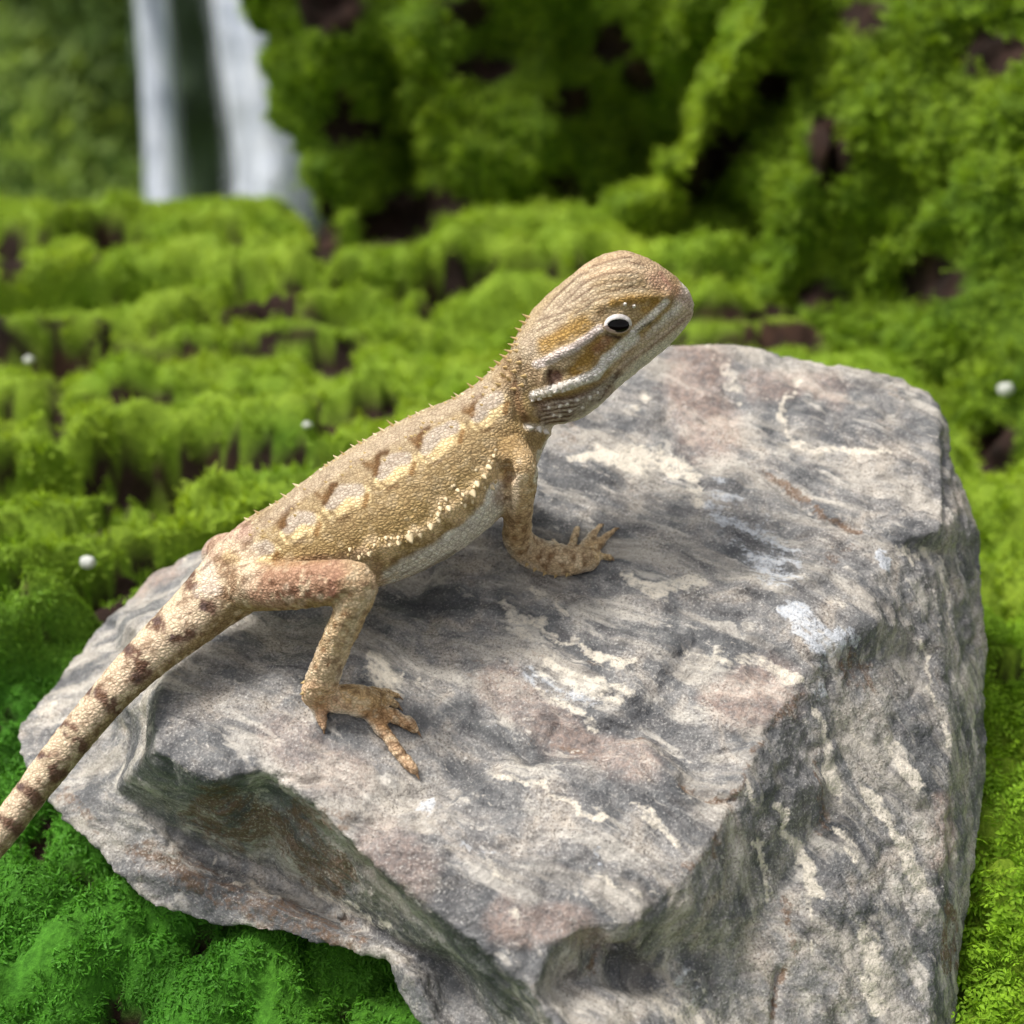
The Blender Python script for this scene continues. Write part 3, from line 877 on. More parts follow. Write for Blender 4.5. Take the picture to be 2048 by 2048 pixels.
# general mottling
sp_ = fbm(v * 850, 2, 77)
lm = np.clip(sstep(1100, 1200, py) * sstep(520, 600, px) * sstep(1000, 900, px) + sstep(900, 940, py) * sstep(1000, 1015, px) + sstep(560, 470, px) * .7 + .35, 0, 1)
blend(sstep(.18, .42, sp_) * .55 * lm, lin(112, 80, 52))
blend(sstep(.18, .42, -sp_) * .55 * lm, lin(232, 210, 172))
lum = (skin @ np.array([.3, .6, .1]))[:, None]
skin = (lum + (skin - lum) * .88) * 1.14
skin *= (1 + n2 * .16 + n3 * .18)[:, None]
set_col(me, 'skin', np.clip(skin, 0, 1))
bellym = np.clip(sstep(-.02, -.28, hgtn), 0, 1) * sstep(700, 760, px) * sstep(1060, 1000, px)
set_col(me, 'zone', np.stack([bellym, np.clip(hgtn * .5 + .5, 0, 1), facing], 1))

t = NT('lizard_skin')
oc = t.coord()
sk = t.attr('skin')
mp = t.n('ShaderNodeMapping')
t.l(oc, mp.inputs[0])
mp.inputs['Rotation'].default_value = (0, math.radians(30), 0)
mp.inputs['Scale'].default_value = (.8, 1, 1.15)
vo = t.voro(mp.outputs[0], 1400, 'F1', .75)
ve = t.voro(mp.outputs[0], 1400, 'DISTANCE_TO_EDGE', .75)
nf = t.noise(oc, 2600, 3, .6)
zn = t.sep(t.attr('zone'))
vb = t.voro(mp.outputs[0], 1000, 'DISTANCE_TO_EDGE', .35)
gap = t.math('MAXIMUM', t.sep(t.ramp(ve, [(.0, .7), (.16, 0.)]))[0], t.math('MULTIPLY', zn[0], t.sep(t.ramp(vb, [(.02, .85), (.16, 0.)]))[0]))
c = t.mix(gap, sk, t.mix(1.0, sk, (.42, .38, .33), 'MULTIPLY'))
c = t.mix(t.ramp(nf, [(.34, .35), (.5, 0.)]), c, t.mix(1.0, c, (.55, .5, .45), 'MULTIPLY'))
c = t.mix(t.ramp(nf, [(.56, 0.), (.72, .4)]), c, t.mix(1.0, c, (1.35, 1.33, 1.28), 'MULTIPLY'))
dome = t.math('SUBTRACT', 1.0, vo)
h1 = t.math('ADD', t.math('MULTIPLY', ve, 1.2), t.math('MULTIPLY', nf, .25))
t.principled(c, .85, t.bump(h1, .7, .0005), .08)
liz = bpy.data.objects.new('lizard', None)
liz.empty_display_size = .02
foot0 = P(700, 1410, rock_d(700, 1410))
liz.location = foot0
COL.objects.link(liz)
tag(liz, 'sandy brown spiny juvenile lizard with raised head climbing over the rock', 'lizard')
LOFF = Matrix.Translation(-Vector(foot0))
def lpart(name, me_, mat, parent=None):
    o = new_obj(name, me_, mat, liz if parent is None else parent)
    return o
body = lpart('body', me, t.m)
body.matrix_parent_inverse = LOFF
BODY = bvh_of(me)

# spikes: one shared cone, one object each
def cone_mesh(name, nseg=7, hook=.25):
    vs_, fs_ = [], []
    for lv, (z, r) in enumerate(((-.15, 1.0), (.3, .68), (.65, .34))):
        for k in range(nseg):
            a = 2 * math.pi * k / nseg
            vs_.append((r * math.cos(a) + hook * max(z, 0) ** 2, r * math.sin(a), z))
    vs_.append((hook, 0, 1.0))
    for lv in range(2):
        for k in range(nseg):
            k2 = (k + 1) % nseg
            fs_.append((lv * nseg + k, lv * nseg + k2, (lv + 1) * nseg + k2, (lv + 1) * nseg + k))
    for k in range(nseg):
        fs_.append((2 * nseg + k, 2 * nseg + (k + 1) % nseg, 3 * nseg))
    m_ = bpy.data.meshes.new(name)
    m_.from_pydata(vs_, [], fs_)
    m_.polygons.foreach_set('use_smooth', [True] * len(fs_))
    return m_
M_spw = simple_mat('spike_cream', lin(236, 214, 172), .5, .4, 900, .15)
M_spd = simple_mat('spike_sand', lin(196, 168, 116), .55, .4, 900, .2)
M_spx = simple_mat('spike_white', lin(232, 224, 212), .5, .4, 900, .12)
cones = {}
for key, mt in (('w', M_spw), ('d', M_spd), ('x', M_spx)):
    cones[key] = cone_mesh('spike')
    cones[key].materials.append(mt)
back_dir = -(tgh / np.linalg.norm(tgh))
def place_cone(name, p, nrm, lean, length, rad, key, meshes=cones):
    z = Vector(nrm) * .75 + Vector(lean) * .55
    z.normalize()
    x = Vector(lean) - z * z.dot(Vector(lean))
    if x.length < 1e-6: x = z.orthogonal()
    x.normalize()
    y = z.cross(x)
    m = Matrix(((x.x * rad, y.x * rad, z.x * length, p[0]), (x.y * rad, y.y * rad, z.y * length, p[1]), (x.z * rad, y.z * rad, z.z * length, p[2]), (0, 0, 0, 1)))
    o = bpy.data.objects.new(name, meshes[key])
    COL.objects.link(o)
    o.parent = liz
    o.matrix_parent_inverse = LOFF
    o.matrix_basis = m
    return o
def spike_at(x, y, length, rad, key, lean=None):
    hit = ray_px(BODY, x, y)
    if hit[0] is None or hit[2] > .30:
        return
    if lean is None: lean = (-.7, -.1, -.35)
    d = K(hit[2])
    place_cone('spike', hit[0], hit[1], lean, length * d, rad * d, key)
R = random.Random(3)
def bz(zx, zy): return 440 + zx * .352, 740 + zy * .352
for zx, zy, s in [(1555, 492, 1), (1535, 552, 1.3), (1492, 602, 1), (1465, 650, 1.4), (1425, 690, 1.4), (1388, 715, 1), (1400, 768, 1), (1545, 662, 1.1), (1312, 790, 1.4),
                  (1252, 852, 1.4), (1262, 785, 1), (1200, 882, 1.2), (1142, 930, 1.3), (1085, 962, 1.6), (1020, 988, 1.4), (958, 1003, 1.3), (950, 955, 1), (1075, 925, 1),
                  (850, 1050, 1.1), (790, 1058, 1.1), (735, 1030, .9), (1230, 815, 1), (1290, 745, .8), (1360, 680, .9), (880, 1000, .8), (1010, 945, .9)]:
    x, y = bz(zx, zy)
    f_ = R.uniform(.55, 1.25)
    spike_at(x + R.uniform(-4, 4), y + R.uniform(-4, 4), 10 * s * f_, 5.8 * s * (f_ * .6 + .4), 'w', (.25 + R.uniform(-.4, .3), -.5, -.6))
    for _ in range(2):
        spike_at(x + R.uniform(-16, 16), y + R.uniform(-14, 10), R.uniform(2, 6), R.uniform(2.5, 4.5), 'w' if R.random() < .5 else 'd', (.1, -.4, -.6))
def dorsal(x):
    pts = [(440, 1067), (486, 1053), (510, 1043), (546, 1015), (598, 969), (651, 930), (686, 912), (750, 870), (781, 860), (852, 824), (880, 810), (926, 786), (982, 752), (1007, 712), (1032, 678), (1048, 662), (1057, 635), (1076, 612)]
    xs = [p[0] for p in pts]
    return float(np.interp(x, xs, [p[1] for p in pts]))
# spiny ridge along the back and nape: find the outline by stepping inwards
def edge_spike(x, y, length, rad, key, nx=.58, ny=.81):
    for k in range(0, 60):
        xx, yy = x + nx * (k - 20), y + ny * (k - 20)
        h = ray_px(BODY, xx, yy)
        if h[0] is not None and h[2] < .30:
            hh_ = ray_px(BODY, xx + nx * 3, yy + ny * 3)
            p, nn = (hh_[0], hh_[1]) if hh_[0] is not None else (h[0], h[1])
            d = K(hh_[2] or h[2])
            place_cone('spike', p, nn, (-.8, .1, .25), length * d, rad * d, key)
            return
x = 500
while x < 985:
    edge_spike(x, dorsal(x), R.choice((5, 7, 9, 13, 17)) * R.uniform(.8, 1.2), R.uniform(2.8, 4.8), 'w' if R.random() < .6 else 'd')
    x += R.uniform(7, 26)
for x, y in ((990, 742), (998, 728), (1007, 712), (1016, 700), (1025, 690), (1033, 678), (1045, 664), (1052, 648), (1057, 635)):
    edge_spike(x, y, R.uniform(12, 17), 4.6, 'd', .8, .55)
for _ in range(34):        # low conical scales on nape, back and hips
    x = R.uniform(500, 1000); y = dorsal(x) + R.uniform(14, 60)
    spike_at(x, y, R.uniform(4, 7), R.uniform(3, 4), 'd', (-.8, 0, .2))
for x, y in ((1012, 735), (1022, 722), (1034, 702), (1006, 752), (1018, 760), (1030, 742), (1040, 725), (1045, 770), (1030, 778), (998, 770), (1050, 752), (1035, 690)):
    spike_at(x, y, R.uniform(10, 14), 4.6, 'd', (-.8, 0, .1))
for (x, y, s) in ((1058, 856, 1.3), (1078, 858, 1.2), (1092, 864, 1.0), (1108, 868, 1.6)):
    spike_at(x, y, 10 * s, 6 * s, 'x', (.3, -.2, -.6))
# pale row along the jaw
jr = [(1210, 728), (1200, 738), (1190, 748), (1178, 755), (1166, 760), (1154, 764), (1142, 768), (1130, 771), (1118, 775), (1106, 779), (1094, 783), (1082, 787), (1070, 791)]
for x, y in jr[5:]:
    spike_at(x + R.uniform(-3, 3), y + R.uniform(-3, 3), R.uniform(2, 5), R.uniform(6, 9.5), 'x', (-.8, -.1, -.3))
for x, y in jr[3:]:
    spike_at(x - 4 + R.uniform(-3, 3), y + 9 + R.uniform(-2, 3), R.uniform(3, 7), R.uniform(4, 6.5), 'x', (-.8, -.1, -.3))
for x, y in ((1120, 812), (1108, 830), (1135, 808), (1155, 800), (1098, 815), (1165, 815), (1180, 795), (1140, 822), (1120, 832), (1195, 785)):
    spike_at(x, y, R.uniform(3, 6), R.uniform(3, 5), 'x', (-.7, -.1, -.4))
for (x, y) in ((1268, 612), (1250, 608)):
    spike_at(x, y, 7, 5, 'x', (0, -.5, .5))
for x, y in ((645, 1262), (635, 1290), (626, 1312), (612, 1345), (608, 1365), (606, 1386), (1054, 1128), (1070, 1138), (1090, 1146), (1112, 1150), (1135, 1148)):
    spike_at(x, y, 8, 4.5, 'd', (-.5, -.1, -.6))
# claws
M_claw = simple_mat('claw_horn', lin(150, 118, 84), .35, .5, 1200, .2)
claw = {'c': cone_mesh('claw', 7, .5)}
claw['c'].materials.append(M_claw)
for p, dr, r in TIPS:
    dr = dr / np.linalg.norm(dr)
    place_cone('claw', p - dr * r * .4, dr, (0, -.2, -.5), max(r * 2.4, .0011), max(r * .55, .00026), 'c', claw)

# eye: dark glossy ball with pale lids
ehit = ray_px(BODY, 1236, 650)
ep = np.array(ehit[0]); en = np.array(ehit[1])
kx = K(ehit[2])
en = en * .5 - CF * .6; en = en / np.linalg.norm(en)
ex = np.array(tgh) / np.linalg.norm(tgh)
tilt = CR * .995 + CU * -.06
ex = tilt - en * (tilt @ en); ex /= np.linalg.norm(ex)
ey = np.cross(en, ex)
bm = bmesh.new()
bmesh.ops.create_uvsphere(bm, u_segments=32, v_segments=20, radius=1)
em = bpy.data.meshes.new('eyeball'); bm.to_mesh(em); bm.free()
em.polygons.foreach_set('use_smooth', [True] * len(em.polygons))
t = NT('eye_dark')
t.principled(lin(10, 6, 5), .08, None, .22)
eb = new_obj('eyeball', em, t.m, liz)
eb.matrix_parent_inverse = LOFF
ecen = ep - en * 4.0 * kx
eb.matrix_basis = Matrix(((ex[0] * 24 * kx, ey[0] * 15 * kx, en[0] * 9 * kx, ecen[0]), (ex[1] * 24 * kx, ey[1] * 15 * kx, en[1] * 9 * kx, ecen[1]),
                          (ex[2] * 24 * kx, ey[2] * 15 * kx, en[2] * 9 * kx, ecen[2]), (0, 0, 0, 1)))
def lid(name, a0, a1, mat, inner, outer, lift):
    """part of an almond ring lying on the skin round the eyeball"""
    vs_, fs_ = [], []
    na, nr = 44, 8
    for i in range(na + 1):
        a = a0 + (a1 - a0) * i / na
        for j in range(nr + 1):
            f = max(j - 1, 0) / (nr - 1)
            rx = inner[0] + (outer[0] - inner[0]) * f
            ry = inner[1] + (outer[1] - inner[1]) * f
            h = ray_px(BODY, 1236 + rx * math.cos(a) + 1.5 * math.sin(a), 649 - ry * math.sin(a))
            q = np.array(h[0])
            l_ = -4.0 if j == 0 else lift * math.sin(math.pi * (.30 + .70 * f)) + 1.2 - 2.6 * f
            vs_.append(tuple(q + en * l_ * kx))
    for i in range(na):
        for j in range(nr):
            a = i * (nr + 1) + j
            fs_.append((a, a + nr + 1, a + nr + 2, a + 1))
    m_ = bpy.data.meshes.new(name)
    m_.from_pydata(vs_, [], fs_)
    m_.polygons.foreach_set('use_smooth', [True] * len(fs_))
    o = new_obj(name, m_, mat, liz)
    o.matrix_parent_inverse = LOFF
    return o
M_lu = simple_mat('eyelid_white', lin(224, 216, 210), .6, .3, 1500, .15, .0001)
M_ll = simple_mat('eyelid_pale', lin(188, 164, 150), .6, .3, 1500, .25, .0001)
lid('upper_eyelid', -.15, math.pi + .15, M_lu, (21, 10.5), (29, 23), 3.6)
lid('lower_eyelid', math.pi - .1, 2 * math.pi + .1, M_ll, (21, 12), (29, 20), 2.2)

# ================================================================== GROUND
def ground_pt(px_, py_, z=0.0):
    d = P(px_, py_, 1.0) - CAM
    s = (z - CAM[2]) / d[2]
    return CAM + d * s

# bare places where the soil shows, long strips also darkening the gaps between rolls: photo pixel, radii
bare = [(660, 15, 50, 45), (700, 260, 55, 26), (690, 215, 14, 40), (645, 455, 26, 55), (800, 440, 70, 28), (860, 410, 60, 26), (780, 480, 50, 16), (900, 565, 50, 26), (860, 610, 20, 18), (660, 725, 48, 26),
        (520, 555, 50, 14), (470, 470, 26, 20), (50, 470, 50, 22), (20, 520, 24, 30), (270, 935, 30, 36), (290, 970, 34, 20), (195, 905, 18, 22), (680, 830, 40, 26), (755, 815, 40, 28), (110, 810, 22, 46), (20, 820, 22, 24),
        (290, 1118, 26, 24), (30, 1165, 50, 18), (170, 1185, 24, 18), (5, 930, 26, 26), (80, 1060, 120, 16), (250, 1025, 110, 12), (1420, 330, 30, 26), (1450, 295, 34, 30), (1380, 375, 26, 20), (1550, 170, 40, 26), (1660, 300, 34, 56),
        (1730, 40, 34, 30), (960, 140, 50, 26), (930, 20, 40, 30), (1230, 80, 36, 34), (1140, 210, 36, 26), (1130, 370, 30, 20), (1860, 560, 50, 40), (1640, 590, 44, 26), (1990, 100, 60, 40), (200, 470, 26, 40), (700, 530, 14, 14), (800, 570, 18, 30),
        (1280, 150, 30, 26), (2020, 1340, 40, 30), (1990, 900, 40, 40), (240, 460, 18, 30), (640, 860, 30, 14), (100, 1260, 24, 20), (90, 1340, 24, 20)]
def near_gap(p):  # gaps between cushions coloured as dark soil to deepen their shade
    q2 = p[:, :2] + np.stack([fbm(p * np.array([130., 130., 0]), 2, 82), fbm(p * np.array([130., 130., 0]), 2, 83)], 1) * .004
    h = np.maximum(cushion_h(q2, *CG_NEAR), cushion_h(q2, *CG_FAR) * .8)
    return ((h < np.where(p[:, 1] < .07, .0030, .0)) & (p[:, 1] < .5)) | rolls(p)[1]
def bare_mask(p):
    x, y, d = project(p)
    x = x + fbm(p * 90, 3, 101) * 22; y = y + fbm(p * 90, 3, 102) * 22
    m = np.zeros(len(p), bool)
    for bx_, by_, rx_, ry_ in bare:
        m |= ((x - bx_) / rx_) ** 2 + ((y - by_) / ry_) ** 2 < 1.7
    return m
YG, MG, DG, EM = lin(164, 186, 58), lin(124, 160, 40), lin(78, 116, 26), lin(76, 148, 42)
def moss_tint(p, bankw=0.0):
    x, y, d = project(p)
    n = fbm(p * 60, 3, 111) * .5 + .5
    n_b = fbm(p * 18, 2, 112) * .5 + .5
    c_ = YG * n[:, None] + MG * (1 - n[:, None])
    c_ = c_ * (1 - bankw * .6) + (MG * n[:, None] + DG * (1 - n[:, None])) * bankw * .6
    rdg = np.exp(-(seg_dist(x, y, [(1620, -40), (1570, 60), (1480, 185), (1390, 320), (1290, 455), (1230, 520)]) / 42) ** 2) * (d < .8)
    c_ = c_ * (1 - .9 * rdg[:, None]) + YG * 1.2 * .9 * rdg[:, None]  # ridge crest painted brighter and yellower, as if catching more sun
    # the fresh green cushions round the rock's left foot and in a patch behind the lizard
    e = sstep(1040, 1500, y - x * .10 + n * 120) * sstep(1150, 850, x)
    e = np.maximum(e, .5 * np.exp(-(((x - 565) / 75) ** 2 + ((y - 895) / 75) ** 2)))
    e = np.maximum(e, .7 * np.exp(-(((x - 110) / 130) ** 2 + ((y - 1250) / 90) ** 2)))
    e = e * (.8 + .2 * n_b)
    c_ = c_ * (1 - e[:, None]) + (EM * (.6 + .5 * n[:, None])) * e[:, None]
    return c_

terr = [  # crests of the mossy rolls, near to far: photo pixels and height (m)
    ([(-600, 1400), (0, 1300), (150, 1245), (300, 1190), (700, 1150), (1400, 1150)], .014),
    ([(-600, 1230), (0, 1135), (140, 1092), (260, 1064), (420, 1022), (650, 985), (1400, 960)], .026),
    ([(-600, 1010), (0, 910), (120, 880), (240, 856), (400, 848), (560, 862), (800, 880), (1400, 880)], .021),
    ([(-600, 850), (0, 788), (150, 786), (350, 772), (550, 764), (750, 770), (1000, 780), (1400, 780)], .015),
    ([(-600, 760), (0, 716), (150, 702), (350, 692), (550, 668), (800, 664), (1400, 664)], .010),
    ([(-600, 690), (0, 672), (200, 642), (400, 602), (560, 584), (700, 598), (900, 600), (1400, 600)], .021),
    ([(-600, 590), (0, 572), (150, 540), (300, 520), (450, 520), (600, 536), (700, 526), (850, 505), (1000, 490), (1250, 498), (1400, 510)], .030),
    ([(-600, 500), (0, 452), (110, 480), (230, 428), (450, 448), (640, 456), (900, 460), (1400, 470)], .022)]
terr3 = [(np.array([ground_pt(x, y, h * .85) for x, y in pts]), h) for pts, h in terr]
gx = np.unique(np.concatenate([np.arange(-.34, .34, .0034), np.arange(-.145, .15, .0021), np.sinh(np.linspace(-4.2, 4.2, 90)) * .3]))
gy = np.unique(np.concatenate([np.arange(-.14, .50, .0034), np.arange(-.12, .09, .0021), np.arange(.5, 5, .06), np.sinh(np.linspace(-3.6, 4.2, 70)) * .3]))
GX, GY = np.meshgrid(gx, gy)
gxy = np.stack([GX.ravel(), GY.ravel(), np.zeros(GX.size)], 1)
near = sstep(.9, .45, gxy[:, 1]) * sstep(1.0, .4, np.abs(gxy[:, 0]))
crng = np.random.default_rng(21)
def cushion_grid(x0, x1, y0, y1, step):
    g = np.array([(x_, y_) for x_ in np.arange(x0, x1, step) for y_ in np.arange(y0, y1, step)])
    g = g + crng.uniform(-.45, .45, g.shape) * step
    r = step * crng.uniform(.5, .95, len(g))
    return g, r
def cushion_h(q2, g, r):
    out = np.zeros(len(q2))
    for (cx_, cy_), cr_ in zip(g, r):
        m = (np.abs(q2[:, 0] - cx_) < cr_) & (np.abs(q2[:, 1] - cy_) < cr_)
        if m.any():
            d2 = ((q2[m, 0] - cx_) ** 2 + (q2[m, 1] - cy_) ** 2) / cr_ ** 2
            out[m] = np.maximum(out[m], cr_ * np.sqrt(np.clip(1 - d2, 0, 1)))
    return out
CG_FAR, CG_NEAR = cushion_grid(-.36, .40, .06, .50, .017), cushion_grid(-.22, .22, -.14, .06, .0125)
def rolls(q):
    """height of the mossy rolls, and where the bare foot of a roll shows"""
    q = q * np.array([1., 1., 0.])
    x, y = q[:, 0], q[:, 1]
    nz_ = fbm(q * 50, 3, 86)
    wx_ = x + fbm(q * 40, 3, 84) * .008; wy_ = y + fbm(q * 40, 3, 85) * .007
    crest = np.stack([np.interp(wx_, p_[:, 0], p_[:, 1]) for p_, h in terr3])       # nearest first
    foot = np.concatenate([crest - .012, crest[-1:] + .05])
    rg = np.zeros(len(q)); gap = np.zeros(len(q), bool)
    thr = .0015 + .0024 * np.clip(fbm(q * 22, 2, 87) * 1.6 + .1, -1, 1)
    for i, (p_, h) in enumerate(terr3):
        L_ = np.maximum(foot[i + 1] - foot[i], .010)
        f = (wy_ - foot[i]) / L_
        fc_ = np.clip(.013 / L_, .10, .55)
        up = np.sqrt(np.clip(1 - (1 - np.clip(f / fc_, 0, 1)) ** 2, 0, 1))
        dn = .5 + .5 * np.cos(np.pi * np.clip((f - fc_) / (1 - fc_), 0, 1))
        prof = np.where(f < fc_, up, dn)
        if i == len(terr3) - 1: prof = np.where(f < fc_, up, dn)
        inn = (f >= 0) & (f < 1)
        rg = np.where(inn, h * prof * (1 + .30 * nz_), rg)
        gap |= inn & ((f * L_ < thr) | ((1 - f) * L_ < thr * .9))  # soil strips at foot and back edge, painting the shade between rolls
    return rg, gap & (x < .12) & (y > .06) & (y < .45)
def ground_z(q):
    x, y = q[:, 0], q[:, 1]
    nr = sstep(.9, .45, y)
    z = fbm(q * 40, 4, 81) * .007 * nr
    z = z + rolls(q)[0] * sstep(.17, .08, x)
    q2 = q[:, :2] + np.stack([fbm(q * 130, 2, 82), fbm(q * 130, 2, 83)], 1) * .004
    z = z + cushion_h(q2, *CG_FAR) * (.28 + .3 * sstep(.06, .12, x)) + cushion_h(q2, *CG_NEAR) * 1.1
    z = z - .018 * sstep(.03, -.05, y)
    z = z - sstep(.43, 1.5, y) * 1.05 * sstep(.5, .1, x) - sstep(.43, 1.5, y) * .3 * sstep(.1, .5, x)
    # far hillside beyond the gully, with broad sloping folds
    hill = np.clip(y - 3.0 + fbm(q * .9, 3, 88) * .25, 0, 8)
    z = z + hill * 1.15 + fbm(q * 2.2, 4, 89) * .12 * sstep(1.2, 2.5, y)
    fold = np.sin((x * .8 + (y - 3) * 1.15) * 6.0 + fbm(q * 1.5, 2, 90) * 1.0)
    z = z + fold * .10 * sstep(2.9, 3.4, y)
    return z
gz = ground_z(gxy)
gv = gxy.copy(); gv[:, 2] = gz
gv[bare_mask(gv), 2] -= .006
gpx, gpy, gdd = project(gv)
gpx = gpx + fbm(gv * 50, 3, 180) * 30; gpy = gpy + fbm(gv * 50, 3, 181) * 26
for pts, r, a_ in (([(-200, 1095), (60, 1062), (250, 1026), (420, 992), (500, 960)], 14, .012), ([(400, 596), (520, 572), (610, 560)], 12, .010), ([(600, 400), (650, 460), (850, 440)], 24, .014)):
    gv[:, 2] -= a_ * np.exp(-(seg_dist(gpx, gpy, pts) / r) ** 2) * (gdd < .8)
ny_, nx_ = GX.shape
idx = np.arange(ny_ * nx_).reshape(ny_, nx_)
gf = np.stack([idx[:-1, :-1].ravel(), idx[:-1, 1:].ravel(), idx[1:, 1:].ravel(), idx[1:, :-1].ravel()], 1)
gme = mesh_np('ground', gv, gf)
bm_ = (bare_mask(gv) | near_gap(gv)).astype(float)
set_col(gme, 'carpet', moss_tint(gv) * .8)
set_col(gme, 'bare', np.stack([bm_, bm_, bm_], 1))
t = NT('soil')
oc = t.coord()
s1_ = t.noise(oc, 60, 6, .6); s2_ = t.noise(oc, 700, 4, .65); s3_ = t.noise(oc, 1.1, 4, .6)
soil = t.ramp(s1_, [(.3, lin(30, 22, 18)), (.55, lin(52, 36, 30)), (.75, lin(78, 54, 42))])
soil = t.mix(t.ramp(s2_, [(.3, .5), (.55, 0.)]), soil, lin(22, 16, 14))
sepx = t.n('ShaderNodeSeparateXYZ'); t.l(oc, sepx.inputs[0])
farf = t.ramp(t.math('MULTIPLY', sepx.outputs[1], .4), [(.5, 0.), (.95, 1.)])
gly = t.math('MULTIPLY', t.sep(t.ramp(t.math('MULTIPLY', sepx.outputs[1], .4), [(.2, 0.), (.26, 1.)]))[0], t.math('SUBTRACT', 1.0, t.sep(farf)[0]))
soil = t.mix(gly, soil, t.ramp(s3_, [(.3, lin(70, 72, 72)), (.7, lin(120, 120, 116))]))
soil = t.mix(farf, soil, t.ramp(s3_, [(.35, lin(44, 62, 26)), (.6, lin(92, 120, 48))]))
cover = t.math('MULTIPLY', t.math('SUBTRACT', 1.0, t.sep(t.attr('bare'))[0]), t.math('MULTIPLY', t.math('SUBTRACT', 1.0, gly), t.math('SUBTRACT', 1.0, t.sep(farf)[0])))
soil = t.mix(cover, soil, t.mix(t.ramp(s2_, [(.35, 0.), (.65, 1.)]), t.mix(1.0, t.attr('carpet'), (.5, .55, .5), 'MULTIPLY'), t.attr('carpet')))
t.principled(soil, .9, t.bump(s2_, .6, .0015), .2)
ground = new_obj('ground', gme, t.m)
tag(ground, 'dark brown soil showing in patches and darkening the gaps between the moss steps', 'ground', kind='structure')

# ------------------------------------------------------------------ mossy bank on the right
bank_base = resample([(-.072, .62), (-.068, .50), (-.056, .415), (-.01, .390), (.035, .365), (.075, .312), (.108, .252), (.138, .200), (.175, .155), (.24, .122), (.40, .10), (.62, .08)], 260)
bl = np.concatenate([[0], np.cumsum(np.linalg.norm(np.diff(bank_base, axis=0), axis=1))])
ss = np.linspace(0, bl[-1], 420)
bb = np.stack([np.interp(ss, bl, bank_base[:, 0]), np.interp(ss, bl, bank_base[:, 1])], 1)
tb = np.gradient(bb, axis=0); tb /= np.linalg.norm(tb, axis=1)[:, None]
nb = np.stack([tb[:, 1], -tb[:, 0]], 1)                      # outwards, towards the camera
tt = np.linspace(0, 1, 130)
bvv = np.zeros((len(tt), len(ss), 3))
for j, tv in enumerate(tt):
    h = -.06 + .34 * tv
    lean = .10 * tv ** 1.2 + .10 * max(tv - .75, 0) * 4
    bvv[j, :, 0] = bb[:, 0] - nb[:, 0] * lean * sstep(-.02, .06, bb[:, 0]) - .10 * tv * sstep(.03, -.04, bb[:, 0])
    bvv[j, :, 1] = bb[:, 1] - nb[:, 1] * lean
    bvv[j, :, 2] = h - max(tv - .85, 0) * .2
bq = bvv.reshape(-1, 3)
idx = np.arange(len(bq)).reshape(len(tt), len(ss))
bf = np.stack([idx[:-1, :-1].ravel(), idx[:-1, 1:].ravel(), idx[1:, 1:].ravel(), idx[1:, :-1].ravel()], 1)
bme = mesh_np('mossy_bank', bq, bf)
bno = get_no(bme)
if (bno @ CF).mean() > 0: bno = -bno
px, py, dd = project(bq)
pw, qw = px + fbm(bq * 45, 3, 95) * 26, py + fbm(bq * 45, 3, 96) * 26
bd = fbm(bq * 32, 4, 91) * .014 + fbm(bq * 90, 3, 92) * .006
bd = bd - .016 * sstep(.10, .45, fbm(bq * 30, 3, 99))
bf_ = np.zeros(len(bq))
bs2 = np.stack([np.tile(ss, len(tt)), np.repeat(tt * .32, len(ss))], 1) + np.stack([fbm(bq * 130, 2, 97), fbm(bq * 130, 2, 98)], 1) * .004
bd = bd + cushion_h(bs2, *cushion_grid(0, bl[-1], 0, .33, .016)) * .5
for pts, r, amt in [([(1585, -40), (1535, 60), (1450, 185), (1365, 320), (1270, 455), (1215, 520)], 38, .052), ([(1590, 160), (1470, 330), (1400, 430)], 36, -.036), ([(1470, 40), (1340, 240), (1220, 420)], 46, -.030), ([(1640, 300), (1590, 420), (1550, 540), (1510, 660)], 42, .030),
                    ([(1150, 60), (1220, 260), (1130, 420)], 120, -.050), ([(1330, 120), (1270, 260)], 70, -.036), ([(1500, 430), (1455, 540), (1410, 610)], 40, -.038),
                    ([(1760, 600), (1880, 560)], 60, -.034), ([(640, 40), (690, 200), (690, 380)], 60, .016), ([(770, 190), (800, 350)], 40, -.034),
                    ([(850, 60), (880, 180), (930, 300), (1050, 330)], 40, .014), ([(980, 60), (960, 130)], 40, -.016), ([(1800, 80), (1780, 230)], 80, .012),
                    ([(660, 10)], 40, -.014), ([(700, 255)], 36, -.012), ([(690, 460), (830, 440)], 40, -.020), ([(1940, 130), (2000, 300)], 60, -.012),
                    ([(1080, 0), (1080, 200), (1110, 320)], 24, .012), ([(1700, 360), (1690, 300)], 32, -.016)]:
    bf_ = bf_ + amt * np.exp(-(seg_dist(pw, qw, pts) / r) ** 2)
bq = bq + bno * bd[:, None] + np.array([-.12, -.93, .35]) * bf_[:, None]
set_co(bme, bq)
bm_ = bare_mask(bq).astype(float)
set_col(bme, 'carpet', moss_tint(bq, 1.0) * .6)
set_col(bme, 'bare', np.stack([bm_, bm_, bm_], 1))
bank = new_obj('bank', bme, ground.data.materials[0])
tag(bank, 'steep earth bank under the moss behind the rock', 'bank', kind='structure')

